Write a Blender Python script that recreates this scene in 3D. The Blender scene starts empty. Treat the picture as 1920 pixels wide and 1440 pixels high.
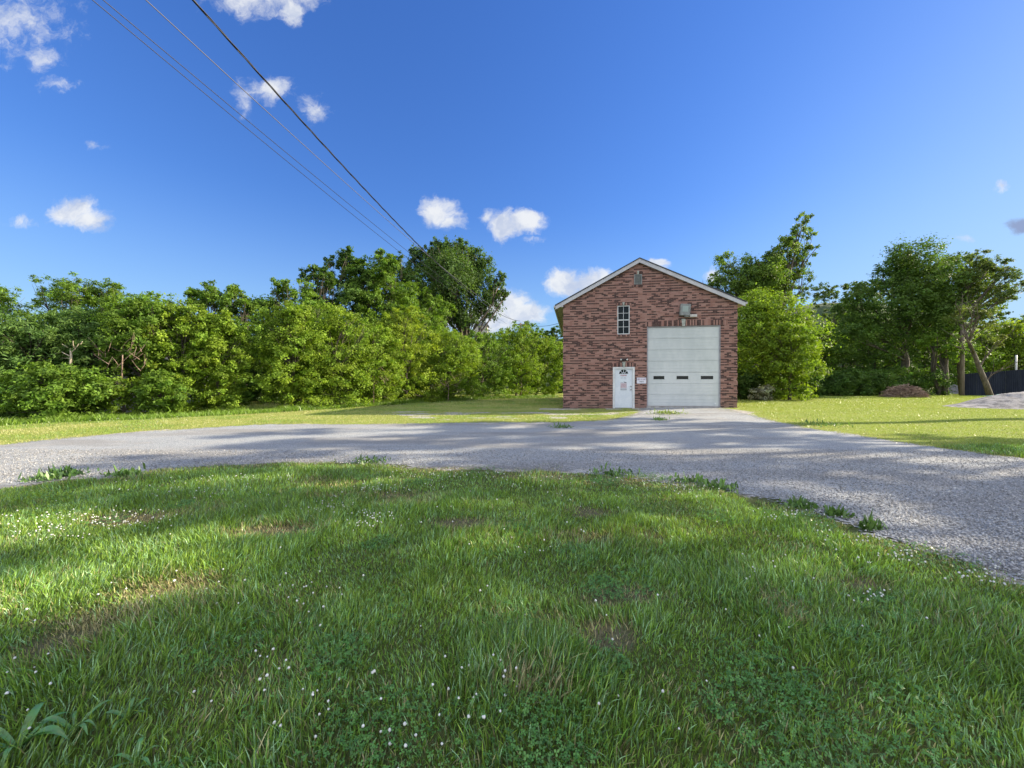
import bpy, bmesh, math, random
import numpy as np
from mathutils import Vector, Matrix, geometry
C = bpy.context.scene.collection
PI = math.pi
# ------------------------------------------------------------------ camera, world, sun, exposure
F = 721.0; HZ = 716.0; CAMZ = 1.5
cam_d = bpy.data.cameras.new('camera'); cam = bpy.data.objects.new('camera', cam_d); C.objects.link(cam)
cam_d.sensor_width = 36; cam_d.lens = 36*F/1920; cam_d.clip_start = 0.05; cam_d.clip_end = 6000
cam.location = (0, 0, CAMZ)
cam.rotation_euler = (math.radians(90) - math.atan(4/F), 0, 0)
bpy.context.scene.camera = cam
SUN_EL = math.radians(26); SD = Vector((0.983, 0.18, 0)).normalized()
SUNV = Vector((SD.x*math.cos(SUN_EL), SD.y*math.cos(SUN_EL), math.sin(SUN_EL)))
sl = bpy.data.lights.new('sun', 'SUN'); sl.energy = 5.0; sl.angle = math.radians(0.5); sl.color = (1.0, 0.87, 0.66)
so = bpy.data.objects.new('sun', sl); C.objects.link(so)
so.rotation_euler = SUNV.to_track_quat('Z', 'Y').to_euler()
vs = bpy.context.scene.view_settings
vs.view_transform = 'Standard'; vs.look = 'None'; vs.exposure = 1.25; vs.gamma = 1.0; vs.use_curve_mapping = False
SKY_STRENGTH = 0.15

class NT:
    def __init__(s, tree): s.t = tree; s.n = tree.nodes; s.l = tree.links
    def new(s, typ, **kw):
        n = s.n.new(typ)
        for k, v in kw.items(): setattr(n, k, v)
        return n
    def put(s, sock, v):
        if v is None: return
        if isinstance(v, bpy.types.NodeSocket): s.l.new(v, sock)
        else:
            if isinstance(v, (tuple, list)) and len(sock.default_value) == 4 and len(v) == 3: v = (*v, 1)
            sock.default_value = v
    def math(s, op, a, b=None, c=None, clamp=False):
        n = s.new('ShaderNodeMath', operation=op, use_clamp=clamp)
        s.put(n.inputs[0], a); s.put(n.inputs[1], b)
        if c is not None: s.put(n.inputs[2], c)
        return n.outputs[0]
    def vmath(s, op, a, b=None, out=0):
        n = s.new('ShaderNodeVectorMath', operation=op); s.put(n.inputs[0], a)
        if b is not None: s.put(n.inputs[1], b)
        return n.outputs[out]
    def mix(s, f, a, b, blend='MIX'):
        n = s.new('ShaderNodeMix', data_type='RGBA', blend_type=blend)
        s.put(n.inputs[0], f); s.put(n.inputs[6], a); s.put(n.inputs[7], b); return n.outputs[2]
    def noise(s, scale, vec=None, detail=3, rough=0.5, out=0):
        n = s.new('ShaderNodeTexNoise'); n.inputs['Scale'].default_value = scale
        n.inputs['Detail'].default_value = detail; n.inputs['Roughness'].default_value = rough
        if vec is not None: s.l.new(vec, n.inputs['Vector'])
        return n.outputs[out]
    def ramp(s, f, a, b, c=0.0, d=1.0):
        n = s.new('ShaderNodeMapRange', interpolation_type='SMOOTHSTEP')
        s.put(n.inputs[0], f); n.inputs[1].default_value = a; n.inputs[2].default_value = b
        n.inputs[3].default_value = c; n.inputs[4].default_value = d; return n.outputs[0]

W = bpy.data.worlds.new('World'); bpy.context.scene.world = W; W.use_nodes = True
w = NT(W.node_tree); w.n.clear()
sky = w.new('ShaderNodeTexSky', sky_type='NISHITA'); sky.sun_disc = False
sky.sun_elevation = SUN_EL; sky.sun_rotation = math.atan2(SD.x, SD.y)
sky.air_density = 1.0; sky.dust_density = 0.25; sky.ozone_density = 3.0; sky.altitude = 100
hs = w.new('ShaderNodeHueSaturation'); w.put(hs.inputs['Hue'], 0.515); w.put(hs.inputs['Saturation'], 1.22); w.l.new(sky.outputs[0], hs.inputs['Color'])
tc = w.new('ShaderNodeTexCoord'); sep = w.new('ShaderNodeSeparateXYZ'); w.l.new(tc.outputs['Generated'], sep.inputs[0])
# tone of the open sky: deep blue, gently levelled towards the sun
bw = w.new('ShaderNodeRGBToBW'); w.l.new(hs.outputs[0], bw.inputs[0])
skyb = w.vmath('MULTIPLY', hs.outputs[0], w.vmath('DIVIDE', (0.50, 0.59, 0.66), w.vmath('ADD', (0.80, 0.80, 0.80), w.vmath('MULTIPLY', bw.outputs[0], (.13, .15, .18)))))
hzf = w.math('ADD', w.math('MULTIPLY', w.ramp(sep.outputs[2], .42, .0), .38), w.math('MULTIPLY', w.math('MULTIPLY', w.ramp(sep.outputs[0], .30, .95), w.ramp(sep.outputs[2], .75, .05)), .50))
skyb = w.mix(hzf, skyb, (1.35, 2.0, 2.75))
yy = w.math('MAXIMUM', sep.outputs[1], 0.02)
cmb = w.new('ShaderNodeCombineXYZ')
w.put(cmb.inputs[0], w.math('DIVIDE', sep.outputs[0], yy)); w.put(cmb.inputs[1], w.math('DIVIDE', sep.outputs[2], yy))
G = cmb.outputs[0]
n1 = w.noise(9, G, 5, 0.62, out=1)
warp = w.vmath('MULTIPLY', w.vmath('SUBTRACT', n1, (0.5, 0.5, 0.5)), (0.10, 0.075, 0))
GW = w.vmath('ADD', G, warp)
# cloud puffs: (px, py, half width, half height, amount)
CL = [(25,40,135,75,.5),(85,110,40,30,.45),(105,155,45,22,.42),(20,125,26,18,.38),(140,398,44,30,1.1),(170,410,40,24,1.0),(40,418,36,14,.5),
      (500,-5,120,45,.8),(545,25,32,32,.9),(510,172,48,26,.85),(458,190,26,42,.42),(593,203,34,28,.65),(178,270,24,10,.4),
      (822,398,36,30,1.2),(850,412,30,22,.8),(860,398,18,12,.6),(945,425,30,28,1.2),(985,420,34,26,1.2),(920,408,20,14,.6),(990,452,30,7,.35),
      (945,580,50,38,1.5),(915,600,60,34,1.4),(985,585,40,24,1.2),(870,600,60,26,1.0),(1062,528,46,28,1.3),(1105,528,46,28,1.1),(1225,494,30,14,1.0),(1340,520,22,16,.9),
      (1880,353,16,13,.7),(1802,452,30,7,.45)]
def cloudset(lst):
    f = None
    for (px, py, sx, sy, am) in lst:
        cx, cy = (px-960)/F, (HZ-py)/F
        d = w.vmath('MULTIPLY', w.vmath('SUBTRACT', GW, (cx, cy, 0)), (F/sx, F/sy, 0))
        ln = w.vmath('LENGTH', d, out=1)
        v = w.math('MULTIPLY', w.math('SUBTRACT', 1.25, ln), am)
        f = v if f is None else w.math('MAXIMUM', f, v)
    return f
fc = cloudset(CL)
n2 = w.noise(24, GW, 8, 0.66)
dens = w.ramp(w.math('ADD', fc, w.math('MULTIPLY', w.math('SUBTRACT', n2, 0.5), 1.5)), 0.12, 0.95)
dens = w.math('MULTIPLY', dens, w.math('GREATER_THAN', sep.outputs[1], 0.05))
shade = w.ramp(w.noise(14, GW, 4, 0.6), 0.3, 0.62)
ccol = w.mix(shade, (1.6, 1.8, 2.25), (2.55, 2.6, 2.65))
skyc = w.mix(w.math('MULTIPLY', dens, 0.93), skyb, ccol)
fd = cloudset([(1920,424,36,20,1.1)])
dd = w.ramp(w.math('ADD', fd, w.math('MULTIPLY', w.math('SUBTRACT', n2, 0.5), 0.5)), 0.2, 0.8)
skyc = w.mix(w.math('MULTIPLY', dd, w.math('GREATER_THAN', sep.outputs[1], 0.05)), skyc, (.85, 1.1, 1.75))
# unseen bright cloud added behind and above the camera to lift the fill light
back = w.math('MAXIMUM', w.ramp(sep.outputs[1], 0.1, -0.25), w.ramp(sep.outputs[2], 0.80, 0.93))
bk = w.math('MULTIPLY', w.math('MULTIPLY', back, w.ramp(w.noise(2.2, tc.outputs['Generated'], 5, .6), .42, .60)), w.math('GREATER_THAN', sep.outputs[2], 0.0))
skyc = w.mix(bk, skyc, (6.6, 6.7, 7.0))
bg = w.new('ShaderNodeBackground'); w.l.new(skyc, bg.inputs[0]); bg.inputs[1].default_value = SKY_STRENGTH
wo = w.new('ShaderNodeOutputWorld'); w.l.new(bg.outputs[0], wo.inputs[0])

# ------------------------------------------------------------------ helpers
def sm(x, a, b):
    t = np.clip((np.asarray(x, float)-a)/(b-a), 0, 1); return t*t*(3-2*t)
_rt = np.random.RandomState(5).rand(512, 512)
def vnoise(x, y, s, seed=0, octv=3):
    x = np.asarray(x, float)/s + seed*17.3; y = np.asarray(y, float)/s + seed*9.7
    tot = 0; amp = 1; nrm = 0
    for k in range(octv):
        xi = np.floor(x).astype(int); yi = np.floor(y).astype(int); fx = x-xi; fy = y-yi
        fx = fx*fx*(3-2*fx); fy = fy*fy*(3-2*fy)
        a = _rt[xi % 512, yi % 512]; b = _rt[(xi+1) % 512, yi % 512]; c = _rt[xi % 512, (yi+1) % 512]; d = _rt[(xi+1) % 512, (yi+1) % 512]
        tot = tot + amp*((a*(1-fx)+b*fx)*(1-fy)+(c*(1-fx)+d*fx)*fy); nrm += amp
        amp *= .5; x = x*2.03+11; y = y*2.03+7
    return tot/nrm
def gz(x, y):
    x = np.asarray(x, float); y = np.asarray(y, float)
    h = 0.04*sm(y, 12, 19) + 0.15*sm(x, 2, 10)*sm(y, 12, 18.5)*(1-0*x) + 0.12*sm(x, 12, 25)*sm(y, 18, 30)
    h = h + 0.05*(vnoise(x, y, 2.6, 3, 2)-0.5)*sm(8-y, 0, 3)
    return h
def P(px, py, Z): return Vector(((px-960)/F*Z, Z, CAMZ+(HZ-py)/F*Z))
def ground_at(px, py):
    h = 0.0
    for _ in range(6):
        Z = (CAMZ-h)*F/(py-HZ); x = (px-960)/F*Z; h = float(gz(x, Z))
    return (x, Z)
def mesh_np(name, verts, faces_list, mat=None, parent=None, color=None, uv=None, smooth=False):
    """faces_list: list of int arrays (n,k)"""
    me = bpy.data.meshes.new(name)
    v = np.asarray(verts, np.float32).reshape(-1, 3)
    me.vertices.add(len(v)); me.vertices.foreach_set('co', v.ravel())
    loops = np.concatenate([f.ravel() for f in faces_list]).astype(np.int32)
    tot = np.concatenate([np.full(len(f), f.shape[1], np.int32) for f in faces_list])
    st = np.concatenate([[0], np.cumsum(tot)[:-1]]).astype(np.int32)
    me.loops.add(len(loops)); me.loops.foreach_set('vertex_index', loops)
    me.polygons.add(len(tot)); me.polygons.foreach_set('loop_start', st)
    if smooth: me.polygons.foreach_set('use_smooth', np.ones(len(tot), bool))
    me.update(calc_edges=True)
    if color is not None:
        col, dom = color
        a = me.attributes.new('tint', 'FLOAT_COLOR', dom)
        c4 = np.ones((len(col), 4), np.float32); c4[:, :3] = col; a.data.foreach_set('color', c4.ravel())
    o = bpy.data.objects.new(name, me); C.objects.link(o)
    if mat: me.materials.append(mat)
    if parent: o.parent = parent
    return o
def tag(o, label=None, cat=None, group=None, kind=None):
    if label: o['label'] = label
    if cat: o['category'] = cat
    if group: o['group'] = group
    if kind: o['kind'] = kind
    return o
def empty(name, loc, rz=0.0):
    o = bpy.data.objects.new(name, None); C.objects.link(o); o.location = loc; o.rotation_euler = (0, 0, rz); o.empty_display_size = .2
    return o
class MB:
    """collects polygons"""
    def __init__(s): s.v = []; s.f = []
    def poly(s, pts):
        b = len(s.v); s.v += [tuple(p) for p in pts]; s.f.append(list(range(b, b+len(pts))))
    def box(s, x0, x1, y0, y1, z0, z1, M=None):
        p = [Vector((x, y, z)) for z in (z0, z1) for y in (y0, y1) for x in (x0, x1)]
        if M is not None: p = [M @ q for q in p]
        b = len(s.v); s.v += [tuple(q) for q in p]
        for q in ((0,2,3,1),(4,5,7,6),(0,1,5,4),(2,6,7,3),(0,4,6,2),(1,3,7,5)): s.f.append([b+i for i in q])
    def prism(s, pts, y0, y1):
        """pts (x,z) polygon ccw seen from -y, extruded in y"""
        n = len(pts); b = len(s.v)
        s.v += [(x, y0, z) for x, z in pts] + [(x, y1, z) for x, z in pts]
        s.f.append([b+i for i in range(n)]); s.f.append([b+n+i for i in reversed(range(n))])
        for i in range(n):
            j = (i+1) % n; s.f.append([b+j, b+i, b+n+i, b+n+j])
    def tube(s, pts, rad, n=7, cap=True):
        pts = [Vector(p) for p in pts]; b = len(s.v); up = Vector((0.13, 0.21, 0.97))
        for i, p in enumerate(pts):
            d = (pts[min(i+1, len(pts)-1)]-pts[max(i-1, 0)]).normalized()
            a = d.cross(up if abs(d.dot(up)) < .95 else Vector((1, 0, 0))).normalized(); c = d.cross(a)
            r = rad[i] if hasattr(rad, '__len__') else rad
            for k in range(n):
                t = 2*PI*k/n; s.v.append(tuple(p+a*(r*math.cos(t))+c*(r*math.sin(t))))
        for i in range(len(pts)-1):
            for k in range(n):
                q = (k+1) % n; s.f.append([b+i*n+k, b+i*n+q, b+(i+1)*n+q, b+(i+1)*n+k])
        if cap:
            s.f.append([b+k for k in range(n)][::-1]); s.f.append([b+(len(pts)-1)*n+k for k in range(n)])
    def build(s, name, mat, parent=None, smooth=False, bevel=0, uvs=True):
        me = bpy.data.meshes.new(name); me.from_pydata(s.v, [], s.f); me.update()
        bm = bmesh.new(); bm.from_mesh(me); bmesh.ops.recalc_face_normals(bm, faces=bm.faces); bm.to_mesh(me); bm.free()
        if smooth:
            for p in me.polygons: p.use_smooth = True
        if uvs:
            ul = me.uv_layers.new(name='UVMap')
            for p in me.polygons:
                nx, ny, nz = p.normal
                for li in p.loop_indices:
                    co = me.vertices[me.loops[li].vertex_index].co
                    if abs(nz) > .8: ul.data[li].uv = (co.x, co.y)
                    elif abs(ny) >= abs(nx): ul.data[li].uv = (co.x, co.z)
                    else: ul.data[li].uv = (co.y+.1, co.z)
        me.materials.append(mat)
        o = bpy.data.objects.new(name, me); C.objects.link(o)
        if parent: o.parent = parent
        if bevel:
            m = o.modifiers.new('bevel', 'BEVEL'); m.width = bevel; m.segments = 2; m.limit_method = 'ANGLE'
        return o
def mat(name, col=(.5,.5,.5), rough=.7, spec=.4, metal=0, fn=None):
    m = bpy.data.materials.new(name); m.use_nodes = True
    t = NT(m.node_tree); b = t.n['Principled BSDF']
    t.put(b.inputs['Base Color'], col); b.inputs['Roughness'].default_value = rough
    b.inputs['Specular IOR Level'].default_value = spec; b.inputs['Metallic'].default_value = metal
    if fn: fn(t, b)
    return m
def vary(c1, c2, scale=6, bump=0.0, detail=5, stretch=None):
    def f(t, b):
        co = t.new('ShaderNodeTexCoord').outputs['Object']
        if stretch: co = t.vmath('MULTIPLY', co, stretch)
        n = t.noise(scale, co, detail, .6); n2 = t.noise(scale*7, co, 3)
        t.put(b.inputs['Base Color'], t.mix(t.ramp(t.math('ADD', t.math('MULTIPLY', n, .7), t.math('MULTIPLY', n2, .3)), .36, .64), c1, c2))
        if bump:
            bp = t.new('ShaderNodeBump'); bp.inputs['Strength'].default_value = 1; bp.inputs['Distance'].default_value = bump
            t.l.new(n2, bp.inputs['Height']); t.l.new(bp.outputs[0], b.inputs['Normal'])
    return f
def leafmat(name, transl=.38, rough=.55, spec=.3, tf=(1.25, 1.3, .55)):
    m = bpy.data.materials.new(name); m.use_nodes = True; t = NT(m.node_tree); b = t.n['Principled BSDF']
    a = t.new('ShaderNodeAttribute', attribute_name='tint')
    t.l.new(a.outputs['Color'], b.inputs['Base Color']); b.inputs['Roughness'].default_value = rough; b.inputs['Specular IOR Level'].default_value = spec
    tr = t.new('ShaderNodeBsdfTranslucent'); t.l.new(t.mix(1, a.outputs['Color'], tf, 'MULTIPLY'), tr.inputs[0])
    mx = t.new('ShaderNodeMixShader'); mx.inputs[0].default_value = transl
    t.l.new(b.outputs[0], mx.inputs[1]); t.l.new(tr.outputs[0], mx.inputs[2])
    t.l.new(mx.outputs[0], t.n['Material Output'].inputs[0]); return m

M_leaf = leafmat('foliage', .38, .6, .2); M_grass = leafmat('grass_blades', .26, .38, .45)
M_bark = mat('bark', rough=.9, fn=vary((.05,.04,.03), (.14,.12,.09), 3, .02, stretch=(4,4,.8)))
M_bark_pale = mat('pale_bark', rough=.9, fn=vary((.07,.055,.043), (.17,.14,.11), 2.5, .02, stretch=(4,4,.6)))
M_twig = mat('dead_twigs', rough=.9, fn=vary((.14,.09,.065), (.36,.26,.20), 4))
M_flower = mat('clover_bloom', rough=.8, fn=vary((.55,.55,.48), (.78,.76,.72), 60))
M_conc = mat('concrete', rough=.9, fn=vary((.24,.23,.21), (.42,.40,.37), 5, .004))
M_white = mat('white_trim', rough=.5, fn=vary((.52,.53,.52), (.66,.67,.66), 3))
M_trim = mat('aluminium_trim', rough=.45, fn=vary((.40,.39,.40), (.50,.49,.50), 2))
M_soffit = mat('soffit', rough=.6, fn=vary((.35,.33,.29), (.45,.42,.38), 2))
M_shingle = mat('roof_shingles', rough=.9, fn=vary((.04,.045,.05), (.09,.09,.10), 8, .01))
M_stone = mat('keystone_stone', rough=.85, fn=vary((.26,.27,.23), (.42,.43,.38), 12, .003))
M_glass = mat('dark_glass', (.006,.009,.008), .08, .22)
M_pole = mat('pole_wood', rough=.9, fn=vary((.12,.09,.07), (.24,.2,.16), 3, .006, stretch=(6,6,.6)))
M_cable = mat('cable_black', (.012,.013,.018), .5)
M_cable2 = mat('cable_grey', (.10,.10,.12), .6)
M_metalgrey = mat('painted_metal', rough=.45, fn=vary((.16,.165,.16), (.25,.26,.245), 10))
M_black = mat('black_metal', (.02,.02,.022), .5)
M_brass = mat('knob_metal', (.35,.33,.30), .3, metal=1)

def brick_fn(dark=.42, vertical=False, W=.22, H=.066):
    def f(t, b):
        uv = t.new('ShaderNodeUVMap').outputs[0]; s = t.new('ShaderNodeSeparateXYZ'); t.l.new(uv, s.inputs[0])
        u, v = (s.outputs[1], s.outputs[0]) if vertical else (s.outputs[0], s.outputs[1])
        u = t.math('ADD', u, 50); v = t.math('ADD', v, 50.013)
        rv = t.math('DIVIDE', v, H); row = t.math('FLOOR', rv)
        ru = t.math('DIVIDE', u, W) if not vertical else t.math('DIVIDE', u, 10.0)
        if not vertical: ru = t.math('ADD', ru, t.math('MULTIPLY', t.math('MODULO', row, 2), .5))
        colm = t.math('FLOOR', ru)
        cb = t.new('ShaderNodeCombineXYZ'); t.put(cb.inputs[0], colm); t.put(cb.inputs[1], row)
        wn = t.new('ShaderNodeTexWhiteNoise', noise_dimensions='2D'); t.l.new(cb.outputs[0], wn.inputs[0])
        cb2 = t.new('ShaderNodeCombineXYZ'); t.put(cb2.inputs[0], t.math('ADD', colm, 71)); t.put(cb2.inputs[1], row)
        wn2 = t.new('ShaderNodeTexWhiteNoise', noise_dimensions='2D'); t.l.new(cb2.outputs[0], wn2.inputs[0])
        co = t.new('ShaderNodeTexCoord').outputs['Object']
        big = t.noise(.9, co, 3)
        pale = t.mix(wn2.outputs[0], (.255,.118,.090), (.36,.205,.162))
        pale = t.mix(t.ramp(wn2.outputs[0], .9, .95), pale, (.24,.11,.08))
        dk = t.mix(wn2.outputs[0], (.020,.009,.009), (.065,.024,.020))
        thr = t.math('ADD', dark-.12, t.math('MULTIPLY', big, .24))
        if not vertical: thr = t.math('MULTIPLY', thr, t.math('ADD', .30, t.math('MULTIPLY', t.math('MODULO', row, 2), 1.25)))
        colr = t.mix(t.math('LESS_THAN', wn.outputs[0], thr), pale, dk)
        fu = t.math('FRACT', ru); fv = t.math('FRACT', rv)
        mu = t.math('MINIMUM', fu, t.math('SUBTRACT', 1, fu)); mv = t.math('MINIMUM', fv, t.math('SUBTRACT', 1, fv))
        if vertical: m = t.math('LESS_THAN', mv, .07)
        else: m = t.math('MAXIMUM', t.math('LESS_THAN', mu, .022), t.math('LESS_THAN', mv, .065))
        colr = t.mix(t.math('MULTIPLY', m, .6), colr, (.33,.24,.20))
        sz = t.new('ShaderNodeSeparateXYZ'); t.l.new(co, sz.inputs[0])
        colr = t.mix(t.math('MULTIPLY', t.ramp(t.math('ADD', sz.outputs[2], t.math('MULTIPLY', big, .8)), 1.15, .35), .45), colr, (.09,.07,.055))
        fine = t.noise(22, co, 4, .6)
        colr = t.mix(t.ramp(fine, .3, .8, 0, .35), colr, (.30,.22,.19))
        t.put(b.inputs['Base Color'], colr)
        bp = t.new('ShaderNodeBump'); bp.inputs['Distance'].default_value = .006
        t.put(bp.inputs['Height'], t.math('SUBTRACT', t.math('MULTIPLY', fine, .3), m)); t.l.new(bp.outputs[0], b.inputs['Normal'])
    return f
M_brick = mat('brick', rough=.88, spec=.25, fn=brick_fn()); M_soldier = mat('soldier_brick', rough=.88, spec=.25, fn=brick_fn(.55, True))

# ------------------------------------------------------------------ ground, gravel
near_px = [(0,910),(60,902),(130,893),(220,888),(300,880),(380,872),(450,868),(600,862),(720,864),(800,872),(900,873),(1050,878),(1180,889),(1300,905),(1380,917),(1450,930),(1560,957),(1640,986),(1700,1007),(1760,1027),(1840,1048),(1920,1076)]
far_px = [(1920,866),(1800,849),(1700,834),(1600,818),(1500,802),(1440,790),(1390,777),(1362,770)]
far_px2 = [(1214,770),(1196,780),(1150,789),(1050,794),(900,794),(780,796),(620,798),(500,797),(400,803),(250,813),(130,823),(0,837)]
road = [(-40, .5), (-22, 3.2), (-12.5, 4.6)] + [ground_at(*p) for p in near_px] + [(4.3,2.2),(5.0,.5),(5.6,-3),(6,-9),(15,-9),(13.5,-2),(12,4)] + \
       [ground_at(*p) for p in far_px] + [(10.35,19.55),(7.0,20.1)] + [ground_at(*p) for p in far_px2] + [(-16,7.4),(-22,5.8),(-40,3)]
road = np.array(road)
def sdroad(x, y):
    """signed distance, positive inside road"""
    x = np.asarray(x, float); y = np.asarray(y, float); d2 = np.full(x.shape, 1e9); ins = np.zeros(x.shape, bool)
    n = len(road)
    for i in range(n):
        ax, ay = road[i]; bx, by = road[(i+1) % n]; ex, ey = bx-ax, by-ay
        t = np.clip(((x-ax)*ex+(y-ay)*ey)/(ex*ex+ey*ey+1e-12), 0, 1)
        d2 = np.minimum(d2, (x-ax-t*ex)**2+(y-ay-t*ey)**2)
        c = ((ay > y) != (by > y)); 
        with np.errstate(divide='ignore', invalid='ignore'): xi = ax+(y-ay)*ex/(ey if abs(ey) > 1e-9 else 1e-9)
        ins ^= c & (x < xi)
    return np.where(ins, 1, -1)*np.sqrt(d2)
def gravelly(x, y):
    """0..1 how much loose gravel shows on the ground outside the drive"""
    s = sdroad(x, y)
    a = sm(s + .75*(vnoise(x, y, .45, 1)-.5) + 1.1*(vnoise(x, y, 2.0, 2)-.5), -.6, .25)
    strip = sm(y, 14.2, 15.2)*sm(19.6+.12*(4-x)*0-y, -.2, 1.0)*sm(x, -9, -5)*sm(11-x, 0, 2)
    st = strip*sm(vnoise(x*.8, y*1.2, .9, 4), .40, .75)*.75
    apron = sm(y, 15, 17)*sm(x, 5.6, 6.6)*sm(11.3-x, 0, 1.2)*sm(20.6-y, 0, .3)
    return np.clip(np.maximum(np.maximum(a, st*.9), apron*.9*sm(vnoise(x, y, .8, 9), .25, .42)), 0, 1)
# bare spots: (px, py, rx m, ry m)
BARE = [(1140,1195,.22,.16),(1090,962,.35,.22),(1180,1010,.35,.25),(130,1215,.3,.18),(700,930,1.0,.18),(500,1000,.5,.2),(980,1165,.3,.12),(1160,1120,.35,.16),(230,975,.5,.25),(1620,1095,.3,.15),(1000,895,.8,.25),(1540,945,.6,.2),(860,985,.4,.2)]
BAREW = [(*ground_at(a, b), c, d) for a, b, c, d in BARE]
def bare(x, y):
    m = np.zeros(np.shape(x))
    for bx, by, rx, ry in BAREW:
        d = np.sqrt(((x-bx)/rx)**2+((y-by)/ry)**2); m = np.maximum(m, 1-sm(d, .35, 1.35))
    n = vnoise(x, y, .28, 6); n2 = vnoise(x, y, 1.6, 16)
    m = np.clip(m*1.15*sm(n, .15, .55), 0, 1)
    return np.maximum(m, .35*sm(n2*.6+n*.4, .62, .74))
def axis(a, b, fine0, fine1, step):
    mid = list(np.arange(fine0, fine1, step)); out = []
    v = fine0; s = step
    while v > a: s *= 1.18; v -= s; out.append(v)
    lo = out[::-1]; out = []; v = mid[-1]; s = step
    while v < b: s *= 1.18; v += s; out.append(v)
    return np.array(lo+mid+out)
xs = axis(-3000, 3000, -15, 15, .11); ys = axis(-600, 4000, .6, 22, .11)
def grid_mesh(name, xs, ys, zf, mat_, attrs=None, keep=None):
    X, Y = np.meshgrid(xs, ys); nx, ny = len(xs), len(ys); Zz = zf(X, Y)
    v = np.stack([X, Y, Zz], -1).reshape(-1, 3); idx = np.arange(nx*ny).reshape(ny, nx)
    f = np.stack([idx[:-1, :-1], idx[:-1, 1:], idx[1:, 1:], idx[1:, :-1]], -1).reshape(-1, 4)
    if keep is not None:
        K = keep(X, Y).ravel(); f = f[K[f].any(1)]
        u, inv = np.unique(f, return_inverse=True); v = v[u]; f = inv.reshape(f.shape)
    col = (attrs(v[:, 0], v[:, 1]), 'POINT') if attrs else None
    return mesh_np(name, v, [f], mat_, color=col, smooth=True)
def lawn_fn(t, b):
    a = t.new('ShaderNodeAttribute', attribute_name='tint'); s = t.new('ShaderNodeSeparateColor'); t.l.new(a.outputs['Color'], s.inputs[0])
    co = t.new('ShaderNodeTexCoord').outputs['Object']
    n = t.noise(1.3, co, 5, .6); nf = t.noise(40, co, 4, .65); nm = t.noise(9, co, 4, .6)
    g = t.mix(t.ramp(nm, .3, .7), (.11,.18,.025), (.21,.28,.04)); g = t.mix(t.ramp(nf, .35, .75), g, (.30,.31,.07))
    g = t.mix(t.ramp(n, .5, .68, 0, .45), g, (.26,.23,.08))
    soil = t.mix(nf, (.05,.05,.025), (.19,.17,.10)); 
    g = t.mix(t.math('MULTIPLY', s.outputs[2], .8), g, (.035,.05,.016)); g = t.mix(t.math('MULTIPLY', s.outputs[1], t.ramp(nm, .2, .5, .55, 1)), g, soil)
    vo = t.new('ShaderNodeTexVoronoi'); vo.inputs['Scale'].default_value = 45; t.l.new(co, vo.inputs['Vector'])
    sc = t.new('ShaderNodeSeparateColor'); t.l.new(vo.outputs['Color'], sc.inputs[0])
    gr = t.mix(sc.outputs[0], (.20,.18,.15), (.52,.49,.45))
    k = t.ramp(t.math('ADD', s.outputs[0], t.math('MULTIPLY', t.math('SUBTRACT', nm, .5), .9)), .38, .62)
    t.put(b.inputs['Base Color'], t.mix(k, g, gr))
    bp = t.new('ShaderNodeBump'); bp.inputs['Distance'].default_value = .02; t.l.new(nf, bp.inputs['Height']); t.l.new(bp.outputs[0], b.inputs['Normal'])
M_lawn = mat('lawn_soil', rough=.95, spec=.15, fn=lawn_fn)
def gattr(x, y):
    o = np.zeros((len(x), 3)); o[:, 0] = gravelly(x, y); near = sm(9-y, 0, 2)
    o[:, 1] = np.clip(near*.2+bare(x, y)*.8, 0, 1); o[:, 2] = near; return o
ground = grid_mesh('ground', xs, ys, gz, M_lawn, gattr); tag(ground, kind='structure')

def gravel_fn(t, b):
    a = t.new('ShaderNodeAttribute', attribute_name='tint'); s = t.new('ShaderNodeSeparateColor'); t.l.new(a.outputs['Color'], s.inputs[0])
    co = t.new('ShaderNodeTexCoord').outputs['Object']
    vo = t.new('ShaderNodeTexVoronoi'); vo.inputs['Scale'].default_value = 64; t.l.new(co, vo.inputs['Vector'])
    vo2 = t.new('ShaderNodeTexVoronoi'); vo2.inputs['Scale'].default_value = 17; t.l.new(co, vo2.inputs['Vector'])
    sc = t.new('ShaderNodeSeparateColor'); t.l.new(vo.outputs['Color'], sc.inputs[0])
    sc2 = t.new('ShaderNodeSeparateColor'); t.l.new(vo2.outputs['Color'], sc2.inputs[0])
    c = t.mix(sc.outputs[0], (.26,.285,.30), (.53,.55,.555)); c = t.mix(t.ramp(sc2.outputs[1], .85, .95, 0, .35), c, (.55,.54,.53))
    big = t.noise(.5, t.vmath('MULTIPLY', co, (.35, 1.4, 1)), 5, .62)
    c = t.mix(t.ramp(big, .42, .62, 0, .6), c, (.27,.255,.235)); c = t.mix(t.ramp(t.noise(1.7, co, 5, .65), .5, .68, 0, .45), c, (.48,.45,.40))
    crev = t.ramp(vo.outputs['Distance'], .25, .75); c = t.mix(t.math('MULTIPLY', crev, .6), c, (.10,.095,.09))
    t.put(b.inputs['Base Color'], c)
    bp = t.new('ShaderNodeBump'); bp.inputs['Distance'].default_value = .012; t.put(bp.inputs['Height'], t.math('SUBTRACT', 1, vo.outputs['Distance'])); t.l.new(bp.outputs[0], b.inputs['Normal'])
    al = t.ramp(t.math('ADD', s.outputs[0], t.math('ADD', t.math('MULTIPLY', t.math('SUBTRACT', t.noise(2.2, co, 4, .6), .5), .55), t.math('MULTIPLY', t.math('SUBTRACT', t.noise(18, co, 4, .65), .5), .9))), .44, .52)
    t.put(b.inputs['Alpha'], al)
M_gravel = mat('gravel_surface', rough=.9, spec=.25, fn=gravel_fn)
rx = axis(-42, 16, -14, 14, .12); ry = axis(-9, 22, 1, 21, .12)
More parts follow.
